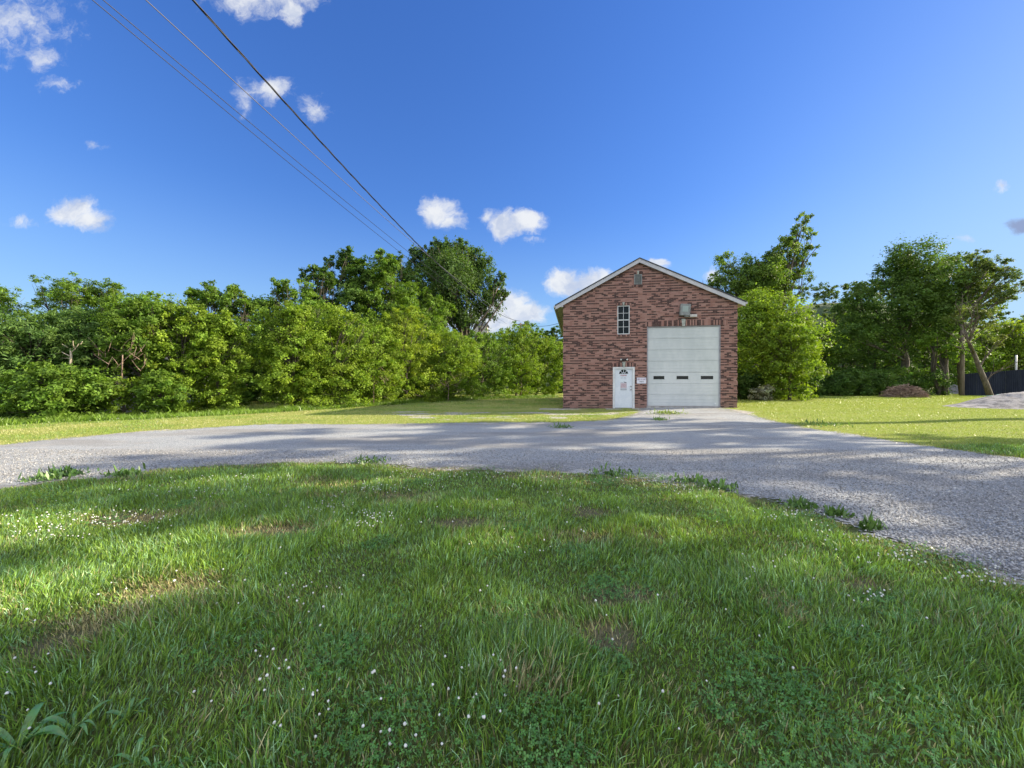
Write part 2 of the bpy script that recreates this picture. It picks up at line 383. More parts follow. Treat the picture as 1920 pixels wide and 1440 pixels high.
def gz2(x, y): return gz(x, y)+.006+.012*(vnoise(x, y, .35, 8, 2)-.3)
def rattr(x, y):
    o = np.zeros((len(x), 3)); o[:, 0] = np.clip(.60+sdroad(x, y)*.55, 0, 1); return o
gravel = grid_mesh('gravel_drive', rx, ry, gz2, M_gravel, rattr, keep=lambda X, Y: sdroad(X, Y) > -.9); tag(gravel, kind='structure')

# loose stones
rng = np.random.RandomState(11)
def stones(n):
    x = []; 
    Z = rng.rand(n*4); Y = 2.5+Z*Z*6; X = (rng.rand(n*4)*2-1)*(Y*1.4+.5)
    s = sdroad(X, Y)+ .5*(vnoise(X, Y, .4, 12)-.5); k = s > -.12; X, Y = X[k][:n], Y[k][:n]
    m = len(X); r = .005+.010*rng.rand(m)**2
    base = np.array([[1,0,0],[0,1,0],[-1,0,0],[0,-1,0],[0,0,.7],[0,0,-.5]], float)
    V = base[None]*(.7+.6*rng.rand(m, 6, 1)); V = V*r[:, None, None]
    a = rng.rand(m)*6.28; ca, sa = np.cos(a)[:, None], np.sin(a)[:, None]
    x, y = V[:, :, 0]*ca-V[:, :, 1]*sa, V[:, :, 0]*sa+V[:, :, 1]*ca
    V = np.stack([x+X[:, None], y+Y[:, None], V[:, :, 2]+(gz(X, Y)+.014)[:, None]], -1)
    f = np.array([[0,1,4],[1,2,4],[2,3,4],[3,0,4],[1,0,5],[2,1,5],[3,2,5],[0,3,5]]); Fc = (np.arange(m)*6)[:, None, None]+f[None]
    g = .15+.36*rng.rand(m)**1.3; col = np.stack([g*1.02, g, g*.96], -1)
    return mesh_np('gravel_stones', V.reshape(-1, 3), [Fc.reshape(-1, 3)], M_stones, color=(np.repeat(col, 8, 0), 'FACE'))
def attr_fn(t, b):
    a = t.new('ShaderNodeAttribute', attribute_name='tint'); t.l.new(a.outputs['Color'], b.inputs['Base Color'])
M_stones = mat('loose_stone', rough=.85, fn=attr_fn)
tag(stones(52000), 'loose grey and white gravel stones strewn over the drive', 'gravel', kind='stuff')

# ------------------------------------------------------------------ grass
def blades(name, X, Y, h, wd, seg, lean, cols, mat_=None, ang=None, z0=None):
    n = len(X); a = rng.rand(n)*2*PI if ang is None else ang; fa = rng.rand(n)*2*PI
    dx, dy = np.cos(a), np.sin(a); wx, wy = np.cos(fa)*wd, np.sin(fa)*wd
    zb = gz(X, Y) if z0 is None else z0; K = seg*2+1
    V = np.zeros((n, K, 3))
    for i in range(seg):
        t = i/seg; off = h*lean*t**1.7; zz = h*(t-.35*lean*t*t); ww = .5*(1-.75*t**1.5) if i else .38
        for s, j in ((-1, 2*i), (1, 2*i+1)):
            V[:, j, 0] = X+dx*off+s*wx*ww; V[:, j, 1] = Y+dy*off+s*wy*ww; V[:, j, 2] = zb+zz-.004
    V[:, K-1, 0] = X+dx*h*lean; V[:, K-1, 1] = Y+dy*h*lean; V[:, K-1, 2] = zb+h*(1-.35*lean)
    b = (np.arange(n)*K)[:, None]; fl = []; nf = 0
    if seg > 1:
        q = np.concatenate([b+np.array([[2*i, 2*i+1, 2*i+3, 2*i+2]]) for i in range(seg-1)], 0); fl.append(q)
    fl.append(b+np.array([[K-3, K-2, K-1]]))
    cc = np.concatenate([cols]*seg, 0)
    return mesh_np(name, V.reshape(-1, 3), fl, mat_ or M_grass, color=(cc, 'FACE'))
DRYW = [(*ground_at(a, b), c, d) for a, b, c, d in ((640,905,1.1,.35),(900,880,1.6,.3),(1150,905,1.2,.3),(240,975,.5,.3),(330,1105,.5,.22),(760,945,.9,.2),(1090,1010,.5,.2),(520,1000,.5,.25),(1000,1290,.25,.15),(1450,1150,.3,.2),(160,1170,.4,.2))]
def dryspots(X, Y):
    m = np.zeros(np.shape(X))
    for bx, by, rx, ry in DRYW: m = np.maximum(m, 1-sm(np.sqrt(((X-bx)/rx)**2+((Y-by)/ry)**2), .3, 1.3))
    return m*sm(vnoise(X, Y, .3, 66), .25, .6)
def gcol(X, Y, n):
    dry = vnoise(X, Y, 1.1, 21); yel = vnoise(X, Y, 3.0, 22); s = sdroad(X, Y)
    g = np.array([.135, .265, .050]); ylw = np.array([.245, .355, .048]); blu = np.array([.20, .32, .16]); straw = np.array([.42, .37, .19])
    r = rng.rand(n)[:, None]; c = g*(1-r)+ylw*r*.9+g*.1*r
    k = sm(yel, .45, .7)[:, None]; c = c*(1-k*.5)+ylw*k*.5
    bl = (rng.rand(n) < .22)[:, None]; c = np.where(bl, blu*1.35, c)
    pd = .02+.20*sm(dry, .60, .78)+.5*sm(s, -.9, 0)+.55*bare(X, Y)+.55*dryspots(X, Y)
    m = (rng.rand(n) < pd)[:, None]; c = np.where(m, straw*(.5+.6*rng.rand(n)[:, None]), c)
    return c*(.42+1.15*rng.rand(n)**1.4)[:, None]*(.88+.5*vnoise(X, Y, .8, 55))[:, None]
def scatter(y0, y1, dens, fov=1.42, pad=.4):
    area = fov*(y1*y1-y0*y0)+2*pad*(y1-y0); n = int(area*dens)
    Y = np.sqrt(rng.rand(n)*(y1*y1-y0*y0)+y0*y0); X = (rng.rand(n)*2-1)*(Y*fov+pad)
    return X, Y
TUFT = [(390,1010,.5),(1240,990,.35),(470,960,.35),(300,1080,.3),(1000,1250,.35),(640,1160,.4),(1130,1350,.4)]
TUFTW = [(*ground_at(a, b), c) for a, b, c in TUFT]
def hfield(X, Y):
    t = vnoise(X, Y, .45, 31); u = vnoise(X, Y, 1.7, 32)
    h = .032+.052*sm(t, .35, .8)+.03*sm(u, .4, .7)
    for tx, ty, r in TUFTW: h = h+.05*np.exp(-((X-tx)**2+(Y-ty)**2)/(r*r*.5))
    return h
def near_grass(name, y0, y1, dens, seg, wd):
    X, Y = scatter(y0, y1, dens); s = sdroad(X, Y)
    g = gravelly(X, Y); keep = (rng.rand(len(X)) > np.clip(g*.8, 0, .9)) & (rng.rand(len(X)) > .60*bare(X, Y)) & (s < .35) 
    keep &= s < -.10+1.7*(vnoise(X, Y, .8, 40, 2)-.5)+.75*(vnoise(X, Y, .2, 41, 2)-.5)
    X, Y = X[keep], Y[keep]; n = len(X)
    h = hfield(X, Y)*(.5+.95*rng.rand(n))*(1-.45*bare(X, Y))*(1-.4*dryspots(X, Y))*(1-.45*gravelly(X, Y))*(.45+.55*sm(-sdroad(X, Y), -.2, 1.0))
    flow = vnoise(X, Y, .5, 50)*12+rng.randn(n)*1.3
    return blades(name, X, Y, h, wd*(.7+.7*rng.rand(n)), seg, .12+.75*rng.rand(n)**1.5, gcol(X, Y, n), ang=flow)
tag(near_grass('grass', .75, 3.0, 9000, 4, .0058), 'green uncut grass filling the foreground of the lawn', 'grass', kind='stuff')
tag(near_grass('grass', 3.0, 5.2, 6000, 3, .0072), 'green grass across the middle of the front lawn', 'grass', kind='stuff')
tag(near_grass('grass', 5.2, 9.0, 2600, 2, .0095), 'green grass along the near edge of the gravel drive', 'grass', kind='stuff')
def far_grass(name, xr, yr, dens, cond, hh=.05, wd=.016):
    n = int((xr[1]-xr[0])*(yr[1]-yr[0])*dens); X = xr[0]+rng.rand(n)*(xr[1]-xr[0]); Y = yr[0]+rng.rand(n)*(yr[1]-yr[0])
    k = cond(X, Y) & (np.abs(X) < 1.5*Y+2); X, Y = X[k], Y[k]
    k = (rng.rand(len(X)) > gravelly(X, Y)*.93) & (sdroad(X, Y) < -.1+1.6*(vnoise(X*.5, Y, 1.0, 42, 2)-.5)+.8*(vnoise(X, Y, .3, 43, 2)-.5)); X, Y = X[k], Y[k]; n = len(X)
    gr = gcol(X, Y, n); k = sm(X, 4, 11)[:, None]; v_ = (.62+.6*vnoise(X*.5, Y*1.3, .8, 88))[:, None]; gr = gr*(1-.6*k)+np.array([.33,.37,.040])*.6*k*v_
    ed = (sm(sdroad(X, Y), -2.0, -.1)*sm(vnoise(X, Y, .7, 89), .3, .6))[:, None]*(rng.rand(n) < .75)[:, None]; gr = gr*(1-ed*.75)+np.array([.46,.38,.19])*ed*.75
    k2 = (sm(9-X, 0, 4)*sm(Y, 6, 9)*sm(vnoise(X, Y, 1.4, 61), .35, .6))[:, None]; gr = gr*(1-.75*k2)+np.array([.46,.42,.19])*.75*k2
    gr = np.minimum(gr, np.array([.38, .38, .16]))
    blades(name, X, Y, hh*(.5+.9*rng.rand(n)), wd*(.7+.6*rng.rand(n)), 1, .2+.6*rng.rand(n), gr)
    return bpy.data.objects[-1] if False else None
def inb(X, Y):  # inside the brick building footprint
    dx, dy = X-5.88, Y-20.2; s = dx*math.cos(.1658)-dy*math.sin(.1658); d = dx*math.sin(.1658)+dy*math.cos(.1658)
    return (s > -3.2) & (s < 5.5) & (d > -.05) & (d < 12.6)
n_before = set(bpy.data.objects)
far_grass('grass', (3, 46), (6, 22), 420, lambda X, Y: (sdroad(X, Y) < 1) & ~inb(X, Y) & (X > 3), .045)
far_grass('grass', (3, 52), (22, 38), 160, lambda X, Y: ~inb(X, Y), .06, .024)
far_grass('grass', (-30, 4), (7.5, 22), 420, lambda X, Y: (Y > 6.5) & ~inb(X, Y), .05)
far_grass('grass', (-22, 8), (22, 42), 120, lambda X, Y: ~inb(X, Y), .07, .028)
LB = ['bright yellow green mown grass on the right lawn beside the drive', 'mown grass at the back of the right lawn before the dark trees',
      'dry patchy grass between the gravel drive and the left bushes', 'shaded mown grass left of the brick building reaching back to the bushes']
for o, l in zip([o for o in bpy.data.objects if o not in n_before], LB): tag(o, l, 'grass', kind='stuff')

# clover leaves and blooms
def clover():
    pts = []
    for k in range(70):
        Y = .9+6.5*rng.rand()**1.2; X = (rng.rand()*2-1)*1.4*Y
        if sdroad(np.array([X]), np.array([Y]))[0] > -.1: continue
        r = .12+.3*rng.rand(); m = int(120+500*r); a = rng.rand(m)*6.28; q = r*np.sqrt(rng.rand(m)); pts.append(np.stack([X+q*np.cos(a), Y+q*np.sin(a)], -1))
    p = np.concatenate(pts); n = len(p); z = gz(p[:, 0], p[:, 1])+.02+.045*rng.rand(n)
    V = []; r = .007+.005*rng.rand(n); a0 = rng.rand(n)*6.28; tilt = rng.randn(n, 2)*.35
    for k in range(3):
        a = a0+k*2.094
        for (u, v) in ((0, 0), (.75, -.5), (1.25, 0), (.75, .5)):
            x = r*(u*np.cos(a)-v*np.sin(a)); y = r*(u*np.sin(a)+v*np.cos(a)); V.append(np.stack([p[:, 0]+x, p[:, 1]+y, z+x*tilt[:, 0]+y*tilt[:, 1]], -1))
    V = np.stack(V, 1); f = np.array([[0,1,2,3],[4,5,6,7],[8,9,10,11]]); Fc = ((np.arange(n)*12)[:, None, None]+f).reshape(-1, 4)
    c = np.array([.10, .24, .045])*(.6+.7*rng.rand(n))[:, None]
    return mesh_np('clover', V.reshape(-1, 3), [Fc], M_grass, color=(np.repeat(c, 3, 0), 'FACE'))
tag(clover(), 'low three leaved clover mixed into the front lawn', 'clover', kind='stuff')
FL = [(180,985,190,22,110),(80,1010,90,14,40),(340,930,150,12,40),(450,905,120,8,40),(700,872,170,5,60),(620,962,60,14,45),(700,985,50,16,50),(860,900,220,12,60),(720,925,80,8,40),(1250,925,160,12,30),(1480,975,70,14,35),(1620,1015,120,25,30),(1700,1060,70,14,18),(1650,1135,50,14,16),(1830,1095,70,14,22),
      (1455,1085,70,26,14),(880,1335,60,80,12),(600,1350,200,90,18),(500,1300,90,90,8),(750,1370,100,80,7),(940,1300,40,50,8),(60,1290,60,90,10),(560,1130,80,40,12),(1010,1030,80,30,10),(1120,905,150,6,25),(400,1130,300,30,14),(250,790,220,8,60),(1350,1340,250,80,6),(1900,1110,40,10,6)]
def blooms():
    P_ = []
    for px, py, sx, sy, n in FL+[(900, 1100, 1500, 260, 70), (900, 930, 1300, 60, 90)]:
        for _ in range(n):
            x, y = ground_at(px+rng.randn()*sx*.5, max(745, py+rng.randn()*sy*.5))
            P_.append((x, y))
    p = np.array(P_); n = len(p); h = .04+.06*rng.rand(n); r = (.0042+.0034*rng.rand(n))*(1+.035*p[:, 1])
    th = [(.0, 1.0), (.62, .72), (1.0, 0.1), (.72, -.62), (0, -.8)]; V = []
    for (q, zz) in th:
        for k in range(6): a = k*PI/3+q; V.append(np.array([q*math.cos(a), q*math.sin(a), zz]))
    V = np.array(V); B = V[None]*r[:, None, None]*(.82+.36*rng.rand(n, 30, 1)); B = B+np.stack([p[:, 0], p[:, 1], gz(p[:, 0], p[:, 1])+h], -1)[:, None]
    f = []
    for i in range(4):
        for k in range(6): q = (k+1) % 6; f.append([i*6+k, i*6+q, (i+1)*6+q, (i+1)*6+k])
    Fc = ((np.arange(n)*30)[:, None, None]+np.array(f)).reshape(-1, 4)
    return mesh_np('clover_blooms', B.reshape(-1, 3), [Fc], M_flower)
tag(blooms(), 'small white clover blooms dotted through the lawn', 'clover flowers', kind='stuff')

def broad_weed(x, y, sz, nl, label, seed, col=(.13,.27,.085), erect=1.1):
    r = random.Random(seed); V = []; Fs = []; cols = []
    z0 = float(gz(x, y))
    for k in range(nl):
        a = k*2.4+r.uniform(-.4, .4); L = sz*r.uniform(.6, 1.1); wd = L*r.uniform(.05, .08); e = erect*r.uniform(.6, 1.15); b = len(V); S = 7
        for i in range(S+1):
            t = i/S; rr = L*(t-.15*t*t); zz = L*(e*t-1.0*e*t**2.3*.8); ww = wd*math.sin(PI*min(1, .12+.88*t))**.8 if i < S else 0.001
            cx, cy = x+rr*math.cos(a), y+rr*math.sin(a)
            for s in (-1, 0, 1): V.append((cx-s*ww*math.sin(a), cy+s*ww*math.cos(a), z0+zz+(.3*ww if s else 0)))
        for i in range(S):
            for s in (0, 1): q = b+i*3+s; Fs.append([q, q+1, q+4, q+3]); cols.append([c*r.uniform(.85, 1.15) for c in col])
    o = mesh_np('broadleaf_weed', V, [np.array(Fs)], M_grass, color=(np.array(cols), 'FACE'), smooth=True)
    return tag(o, label, 'weed', 'broadleaf weeds in the lawn')
WD = [(28,1408,.25,9,'large broadleaf weed rising at the bottom left corner of the lawn'),(135,1375,.17,6,'flat broadleaf weed beside the large weed at bottom left'),
      (235,1350,.16,5,'upright broadleaf weed right of the bottom left weeds'),(250,1435,.13,5,'small broadleaf weed at the bottom edge of the lawn on the left')]
for i, (px, py, s, n, l) in enumerate(WD): broad_weed(*ground_at(px, py), s, n, l, 40+i)
def weed_clump(px, py, wpx, hpx, label, seed, col=(.04,.10,.025), n=260):
    x0, y0 = ground_at(px, py); wd = wpx/F*y0/2; hh = hpx/F*y0*.55
    r = np.random.RandomState(seed); X = x0+r.randn(n)*wd*.5; Y = y0+r.randn(n)*wd*.35
    c = np.array(col)*(.6+.9*r.rand(n))[:, None]
    z = gz(X, Y)+hh*.9*r.rand(n)*np.exp(-((X-x0)/wd)**2); s = .025+.03*r.rand(n); a = r.rand(n)*6.28; V = []
    tl = r.randn(n, 2)*1.3
    for u, v in ((0,0),(.5,-.35),(1.1,0),(.5,.35)):
        x = s*(u*np.cos(a)-v*np.sin(a)); y = s*(u*np.sin(a)+v*np.cos(a)); V.append(np.stack([X+x, Y+y, z+x*tl[:, 0]+y*tl[:, 1]+.01], -1))
    o = mesh_np('weed_clump', np.stack(V, 1).reshape(-1, 3), [(np.arange(n)*4)[:, None]+np.arange(4)], M_grass, color=(c, 'FACE'))
    tag(o, label, 'weeds', 'weed clumps along the edges of the gravel drive')
for i, a in enumerate([(118,893,60,14,'dark leafy weed clump at the far left edge of the gravel drive'),(85,893,50,7,'low weed clump just left of the dark one on the drive edge'),
    (235,884,46,12,'feathery weed clump where the left lawn meets the drive'),(690,860,60,5,'flat weed patch on the drive edge at the lawn hump'),(1150,884,90,10,'ragged weed patch on the near drive edge below the white entry door'),
    (1290,898,60,9,'green weed clump on the near drive edge below the roll up door'),(1345,910,50,9,'weed clump right of the one below the roll up door'),(1500,944,46,9,'upright dark weeds on the drive edge right of the lawn hump'),(1572,961,30,6,'small weed tuft nearest the gravel on the right drive edge'),
    (1632,986,26,6,'small green weed tuft standing out on the gravel at right'),(1052,795,34,6,'low weed tuft on the far drive edge left of the entry door'),(1238,788,26,4,'dark weed tuft on the gravel before the roll up door'),
    (1540,797,80,7,'weedy tuft on the right lawn corner beside the drive'),(1250,776,60,9,'yellow green weed patch on the gravel apron by the step')]):
    if i < 11 and i != 0: a = (a[0], a[1]+7, a[2]*1.3, a[3]*.7, a[4])
    weed_clump(*a, 70+i, n=230 if i not in (0, 13) else 500, col=(.20,.27,.04) if i == 13 else (.05,.11,.03) if i == 0 else (.11,.20,.045))

# ------------------------------------------------------------------ brick building
TH = math.radians(-9.5)
B = empty('brick_building', (5.88, 20.2, 0), TH)
tag(B, 'two storey red brick garage building with gable roof and white doors', 'building')
SL, SR, D = -3.165, 5.49, 12.4
PK = (.756, 7.93); EL = (-3.60, 5.63); ER = (5.83, 5.51); RT = .20
def roof_z(s): return EL[1]+(PK[1]-EL[1])*(s-EL[0])/(PK[0]-EL[0]) if s < PK[0] else ER[1]+(PK[1]-ER[1])*(ER[0]-s)/(ER[0]-PK[0])
GD = (1.157, 4.718, .24, 4.37); DR = (-.568, .543, .10, 2.284); WN = (-.337, .285, 4.0, 5.506)
outer = [(SL, -.3), (SR, -.3), (SR, roof_z(SR)-RT), (PK[0], PK[1]-RT-.03), (SL, roof_z(SL)-RT)]
holes = [[(a, c), (b, c), (b, d), (a, d)] for a, b, c, d in (GD, DR, WN)]
wall = MB()
polys = [[Vector((x, 0, z)) for x, z in outer]]+[[Vector((x, 0, z)) for x, z in h] for h in holes]
flat = [p for q in polys for p in q]
for tri in geometry.tessellate_polygon(polys): wall.poly([flat[i] for i in tri])
for h in holes:
    for i in range(4):
        a, b_ = h[i], h[(i+1) % 4]; wall.poly([(a[0], 0, a[1]), (b_[0], 0, b_[1]), (b_[0], .16, b_[1]), (a[0], .16, a[1])])
wall.poly([(SL, 0, -.3), (SL, D, -.3), (SL, D, outer[4][1]), (SL, 0, outer[4][1])])
wall.poly([(SR, 0, -.3), (SR, D, -.3), (SR, D, outer[2][1]), (SR, 0, outer[2][1])])
wall.poly([(x, D, z) for x, z in outer])
wall.build('wall', M_brick, B)
q = MB(); r_ = random.Random(3)
for k in range(25):
    z = .02+k*.216
    if k % 2 == 0 and z+.2 < 5.6:
        q.box(SR-.20, SR+.018, -.014, .2, z, z+.21); q.box(SL-.016, SL+.2, -.012, .2, z, z+.21)
q.build('quoins', M_brick, B)
M_found = mat('foundation', rough=.9, fn=vary((.08,.06,.05), (.2,.16,.13), 5))
q = MB(); q.box(SL-.03, DR[0]-.02, -.03, .0, -.3, .10); q.build('foundation', M_found, B)
q = MB(); q.box(GD[1]+.05, SR+.03, -.025, 0, -.3, .1); q.build('foundation', M_found, B)
# roof: two slopes with thickness
roof = MB(); 
def slope(mb, a, b_, t, y0, y1, dz=0):
    mb.prism([(a[0], a[1]+dz-t), (b_[0], b_[1]+dz-t), (b_[0], b_[1]+dz), (a[0], a[1]+dz)] if a[0] < b_[0] else [(b_[0], b_[1]+dz-t), (a[0], a[1]+dz-t), (a[0], a[1]+dz), (b_[0], b_[1]+dz)], y0, y1)
slope(roof, EL, PK, .05, -.20, D+.2); slope(roof, PK, ER, .05, -.20, D+.2)
RO = roof.build('roof', M_shingle, B)
rk = MB(); slope(rk, (EL[0]+.03, EL[1]), (PK[0], PK[1]), .2, -.17, -.11, -.053); slope(rk, (PK[0], PK[1]), (ER[0]-.03, ER[1]), .2, -.17, -.11, -.053)
# boxed eave ends
rk.prism([(EL[0]+.03, EL[1]-.12), (SL+.0, EL[1]-.12), (SL+.0, roof_z(SL)-.06), (EL[0]+.03, EL[1]-.06)], -.168, -.05)
rk.prism([(SR, ER[1]-.12), (ER[0]-.03, ER[1]-.12), (ER[0]-.03, ER[1]-.06), (SR, roof_z(SR)-.06)], -.168, -.05)
rk.build('rake_fascia', M_trim, B)
sf = MB(); sf.box(EL[0]+.03, SL-.003, -.04, D+.18, EL[1]-.115, EL[1]-.09); sf.box(SR+.003, ER[0]-.03, -.04, D+.18, ER[1]-.115, ER[1]-.09)
slope(sf, (SL, roof_z(SL)), PK, .02, -.108, -.003, -.18); slope(sf, PK, (SR, roof_z(SR)), .02, -.108, -.003, -.18); sf.build('soffit', M_soffit, B)
gt = MB(); gt.box(EL[0]-.07, EL[0]+.02, -.15, D+.2, EL[1]-.14, EL[1]-.04); gt.box(ER[0]-.02, ER[0]+.07, -.15, D+.2, ER[1]-.14, ER[1]-.04); gt.build('gutter', M_trim, B)
# soldier courses and keystones
def soldier(a, b_, z0, z1, rise, name='soldier_course'):
    m = MB(); n = max(6, int((b_-a)/.25)); 
    top = [(a+(b_-a)*i/n, z1+rise*(1-((i/n-.5)*2)**2)) for i in range(n+1)]
    m.prism([(a, z0), (b_, z0)]+top[::-1], -.022, .0); return m.build(name, M_soldier, B)
soldier(1.06, 5.05, 4.375, 4.60, .07); soldier(-.66, .66, 2.29, 2.46, .06); soldier(-.42, .37, 5.51, 5.63, .02); soldier(.45, .96, 6.46, 6.56, 0); soldier(.45, .96, 7.12, 7.22, 0)
soldier(-.40, .35, 3.88, 3.975, 0, 'window_sill_course')
ks = MB()
for (c, z0, z1, wb, wt) in ((2.94, 4.34, 4.72, .13, .20), (-.01, 2.27, 2.56, .10, .17), (-.03, 5.50, 5.67, .07, .11), (.70, 7.10, 7.28, .07, .11)):
    m = MB(); m.prism([(c-wb/2, z0), (c+wb/2, z0), (c+wt/2, z1), (c-wt/2, z1)], -.06, .0); m.build('keystone', M_stone, B, bevel=.006)
# vent
v = MB(); x0, x1, z0, z1 = .51, .895, 6.58, 7.10
v.box(x0, x0+.035, -.04, 0, z0, z1); v.box(x1-.035, x1, -.04, 0, z0, z1); v.box(x0+.035, x1-.035, -.04, 0, z1-.03, z1); v.box(x0+.035, x1-.035, -.04, 0, z0, z0+.03)
v.box(x0+.035, x1-.035, -.008, -.004, z0+.03, z1-.03)
for k in range(8):
    zc = z0+.06+k*.056; v.box(0, x1-x0-.07, -.018, .018, -.003, .003, Matrix.Translation((x0+.035, -.026, zc)) @ Matrix.Rotation(math.radians(35), 4, 'X'))
v.build('gable_vent', M_metalgrey, B)
# window
def frame(mb, a, b_, c, d, t, y0, y1):
    mb.box(a, a+t, y0, y1, c, d); mb.box(b_-t, b_, y0, y1, c, d); mb.box(a+t, b_-t, y0, y1, c, c+t); mb.box(a+t, b_-t, y0, y1, d-t, d)
wf = MB(); frame(wf, WN[0]+.002, WN[1]-.002, WN[2]+.002, WN[3]-.002, .04, .01, .10)
zm = (WN[2]+WN[3])/2; wf.box(WN[0]+.042, WN[1]-.042, .015, .08, zm-.022, zm+.022)
xm = (WN[0]+WN[1])/2; wf.box(xm-.009, xm+.009, .03, .05, WN[2]+.042, zm-.022); wf.box(xm-.009, xm+.009, .03, .05, zm+.022, WN[3]-.042)
for zz in (zm-.36, zm+.36):
    wf.box(WN[0]+.042, xm-.009, .03, .05, zz-.009, zz+.009); wf.box(xm+.009, WN[1]-.042, .03, .05, zz-.009, zz+.009)
wo_ = wf.build('window', M_white, B); p = MB(); p.box(WN[0]+.04, WN[1]-.04, .055, .062, WN[2]+.04, WN[3]-.04); p.build('pane', M_glass, wo_)
# roll up door
M_door = mat('garage_door_paint', rough=.5, fn=vary((.47,.50,.485), (.55,.57,.55), .8, 0, stretch=(1, 1, .5)))
g = MB(); nS = 7; hS = (GD[3]-GD[2]-.06)/nS; wins = [(1.46, 2.06), (2.60, 3.23), (3.77, 4.42)]
for k in range(nS):
    z0 = GD[2]+.01+k*hS; z1 = z0+hS-.012
    ribs = 4
    if k == 2:
        wz0, wz1 = z0+.19, z0+.42
        g.box(GD[0]+.06, GD[1]-.06, .06, .10, z0, wz0); g.box(GD[0]+.06, GD[1]-.06, .06, .10, wz1, z1)
        e = GD[0]+.06
        for a, b_ in wins: g.box(e, a, .06, .10, wz0, wz1); e = b_
        g.box(e, GD[1]-.06, .06, .10, wz0, wz1)
    else:
        g.box(GD[0]+.06, GD[1]-.06, .06, .10, z0, z1)
        for j in range(ribs): zz = z0+.07+j*(hS-.14)/(ribs-1); g.box(GD[0]+.06, GD[1]-.06, .054, .06, zz-.018, zz+.018)
g.box(GD[0]+.06, GD[1]-.06, .101, .108, GD[2], GD[3])
gd = g.build('garage_door', M_door, B)
for a, b_ in wins:
    f = MB(); frame(f, a, b_, wz0, wz1, .03, .05, .075); fo = f.build('door_window', M_door, gd, bevel=.008)
    p = MB(); p.box(a+.028, b_-.028, .066, .070, wz0+.028, wz1-.028); p.build('pane', M_glass, fo)
gf = MB(); gf.box(GD[0]+.001, GD[0]+.055, .0, .16, GD[2], GD[3]-.001); gf.box(GD[1]-.055, GD[1]-.001, .02, .16, GD[2], GD[3]-.001); gf.box(GD[0]+.055, GD[1]-.055, .02, .16, GD[3]-.05, GD[3]-.001)
gf.build('garage_door_frame', mat('door_jamb', rough=.6, fn=vary((.24,.23,.24), (.34,.33,.34), 3)), B)
th = MB(); th.box(GD[0]-.02, GD[1]+.02, -.05, .14, GD[2]-.3, GD[2]-.004); th.build('threshold', M_conc, B)
hb = MB(); hb.box(4.45, 4.53, .04, .054, .36, .44); hb.build('door_latch', M_white, gd)
# entry door
M_ed = mat('entry_door_paint', rough=.45, fn=vary((.60,.64,.68), (.68,.71,.74), 2))
df = MB(); a, b_, c, d = DR
df.box(a+.001, a+.11, -.02, .14, c, d-.001); df.box(b_-.11, b_-.001, -.02, .14, c, d-.001); df.box(a+.11, b_-.11, -.02, .14, d-.10, d-.001)
df.build('door_frame', M_white, B, bevel=.008)
dd_ = MB(); x0, x1, z0, z1 = a+.112, b_-.112, c+.04, d-.102; cx = (x0+x1)/2
# door slab with a half round hole
R1 = .235; zf = 1.915
arc = [(cx+R1*math.cos(t), zf+R1*math.sin(t)) for t in np.linspace(0, PI, 17)]
pl = [[Vector((x, 0, z)) for x, z in ((x0, z0), (x1, z0), (x1, z1), (x0, z1))], [Vector((x, 0, z)) for x, z in arc]]
fl = [p for q_ in pl for p in q_]
for tri in geometry.tessellate_polygon(pl): dd_.poly([(fl[i].x, .05, fl[i].z) for i in tri])
for i in range(len(arc)):
    p_, q_ = arc[i], arc[(i+1) % len(arc)]; dd_.poly([(p_[0], .05, p_[1]), (q_[0], .05, q_[1]), (q_[0], .09, q_[1]), (p_[0], .09, p_[1])])
def panel(mb, a, b_, c, d): frame(mb, a, b_, c, d, .022, .042, .05); 
panel(dd_, cx-.30, cx-.03, .27, .72); panel(dd_, cx+.03, cx+.30, .27, .72); panel(dd_, cx-.30, cx+.30, .80, zf-.08)
DO = dd_.build('door', M_ed, B)
fg = MB(); 
for t in (0, 45, 90, 135, 180):
    ca, sa = math.cos(math.radians(t)), math.sin(math.radians(t)); Mx = Matrix.Translation((cx, .06, zf)) @ Matrix.Rotation(-math.radians(t), 4, 'Y')
    if t in (45, 90, 135): fg.box(.07, R1, -.015, .012, -.011, .011, Mx)
fg.tube([(cx+.075*math.cos(t), .055, zf+.075*math.sin(t)) for t in np.linspace(.0, PI, 9)], .012, 5)
fg.tube([(cx+(R1+.006)*math.cos(t), .048, zf+(R1+.006)*math.sin(t)) for t in np.linspace(.0, PI, 17)]+[(cx+R1, .048, zf)], .013, 5)
FG = fg.build('fanlight', M_ed, DO); p = MB(); p.prism([(x_, z_) for x_, z_ in arc], .066, .072); p.build('pane', M_glass, FG)
kb = MB()
for zz in (1.09, 1.26):
    kb.tube([(x1-.07, .05, zz), (x1-.07, .03, zz), (x1-.07, .02, zz), (x1-.07, -.03, zz), (x1-.07, -.045, zz)], [.035, .035, .014, .03, .018], 10)
kb.build('door_knob', M_brass, DO, smooth=True)
dt = MB(); dt.box(x0, x1, .0, .12, c+.0, c+.035); dt.build('threshold', M_metalgrey, B)
M_ink = mat('black_ink', (.03,.03,.04), .6); M_red = mat('red_ink', (.42,.12,.13), .6); M_pink = mat('faded_pink_paper', rough=.7, fn=vary((.52,.44,.47), (.58,.51,.54), 9)); M_grey = mat('grey_label', (.33,.35,.38), .6)
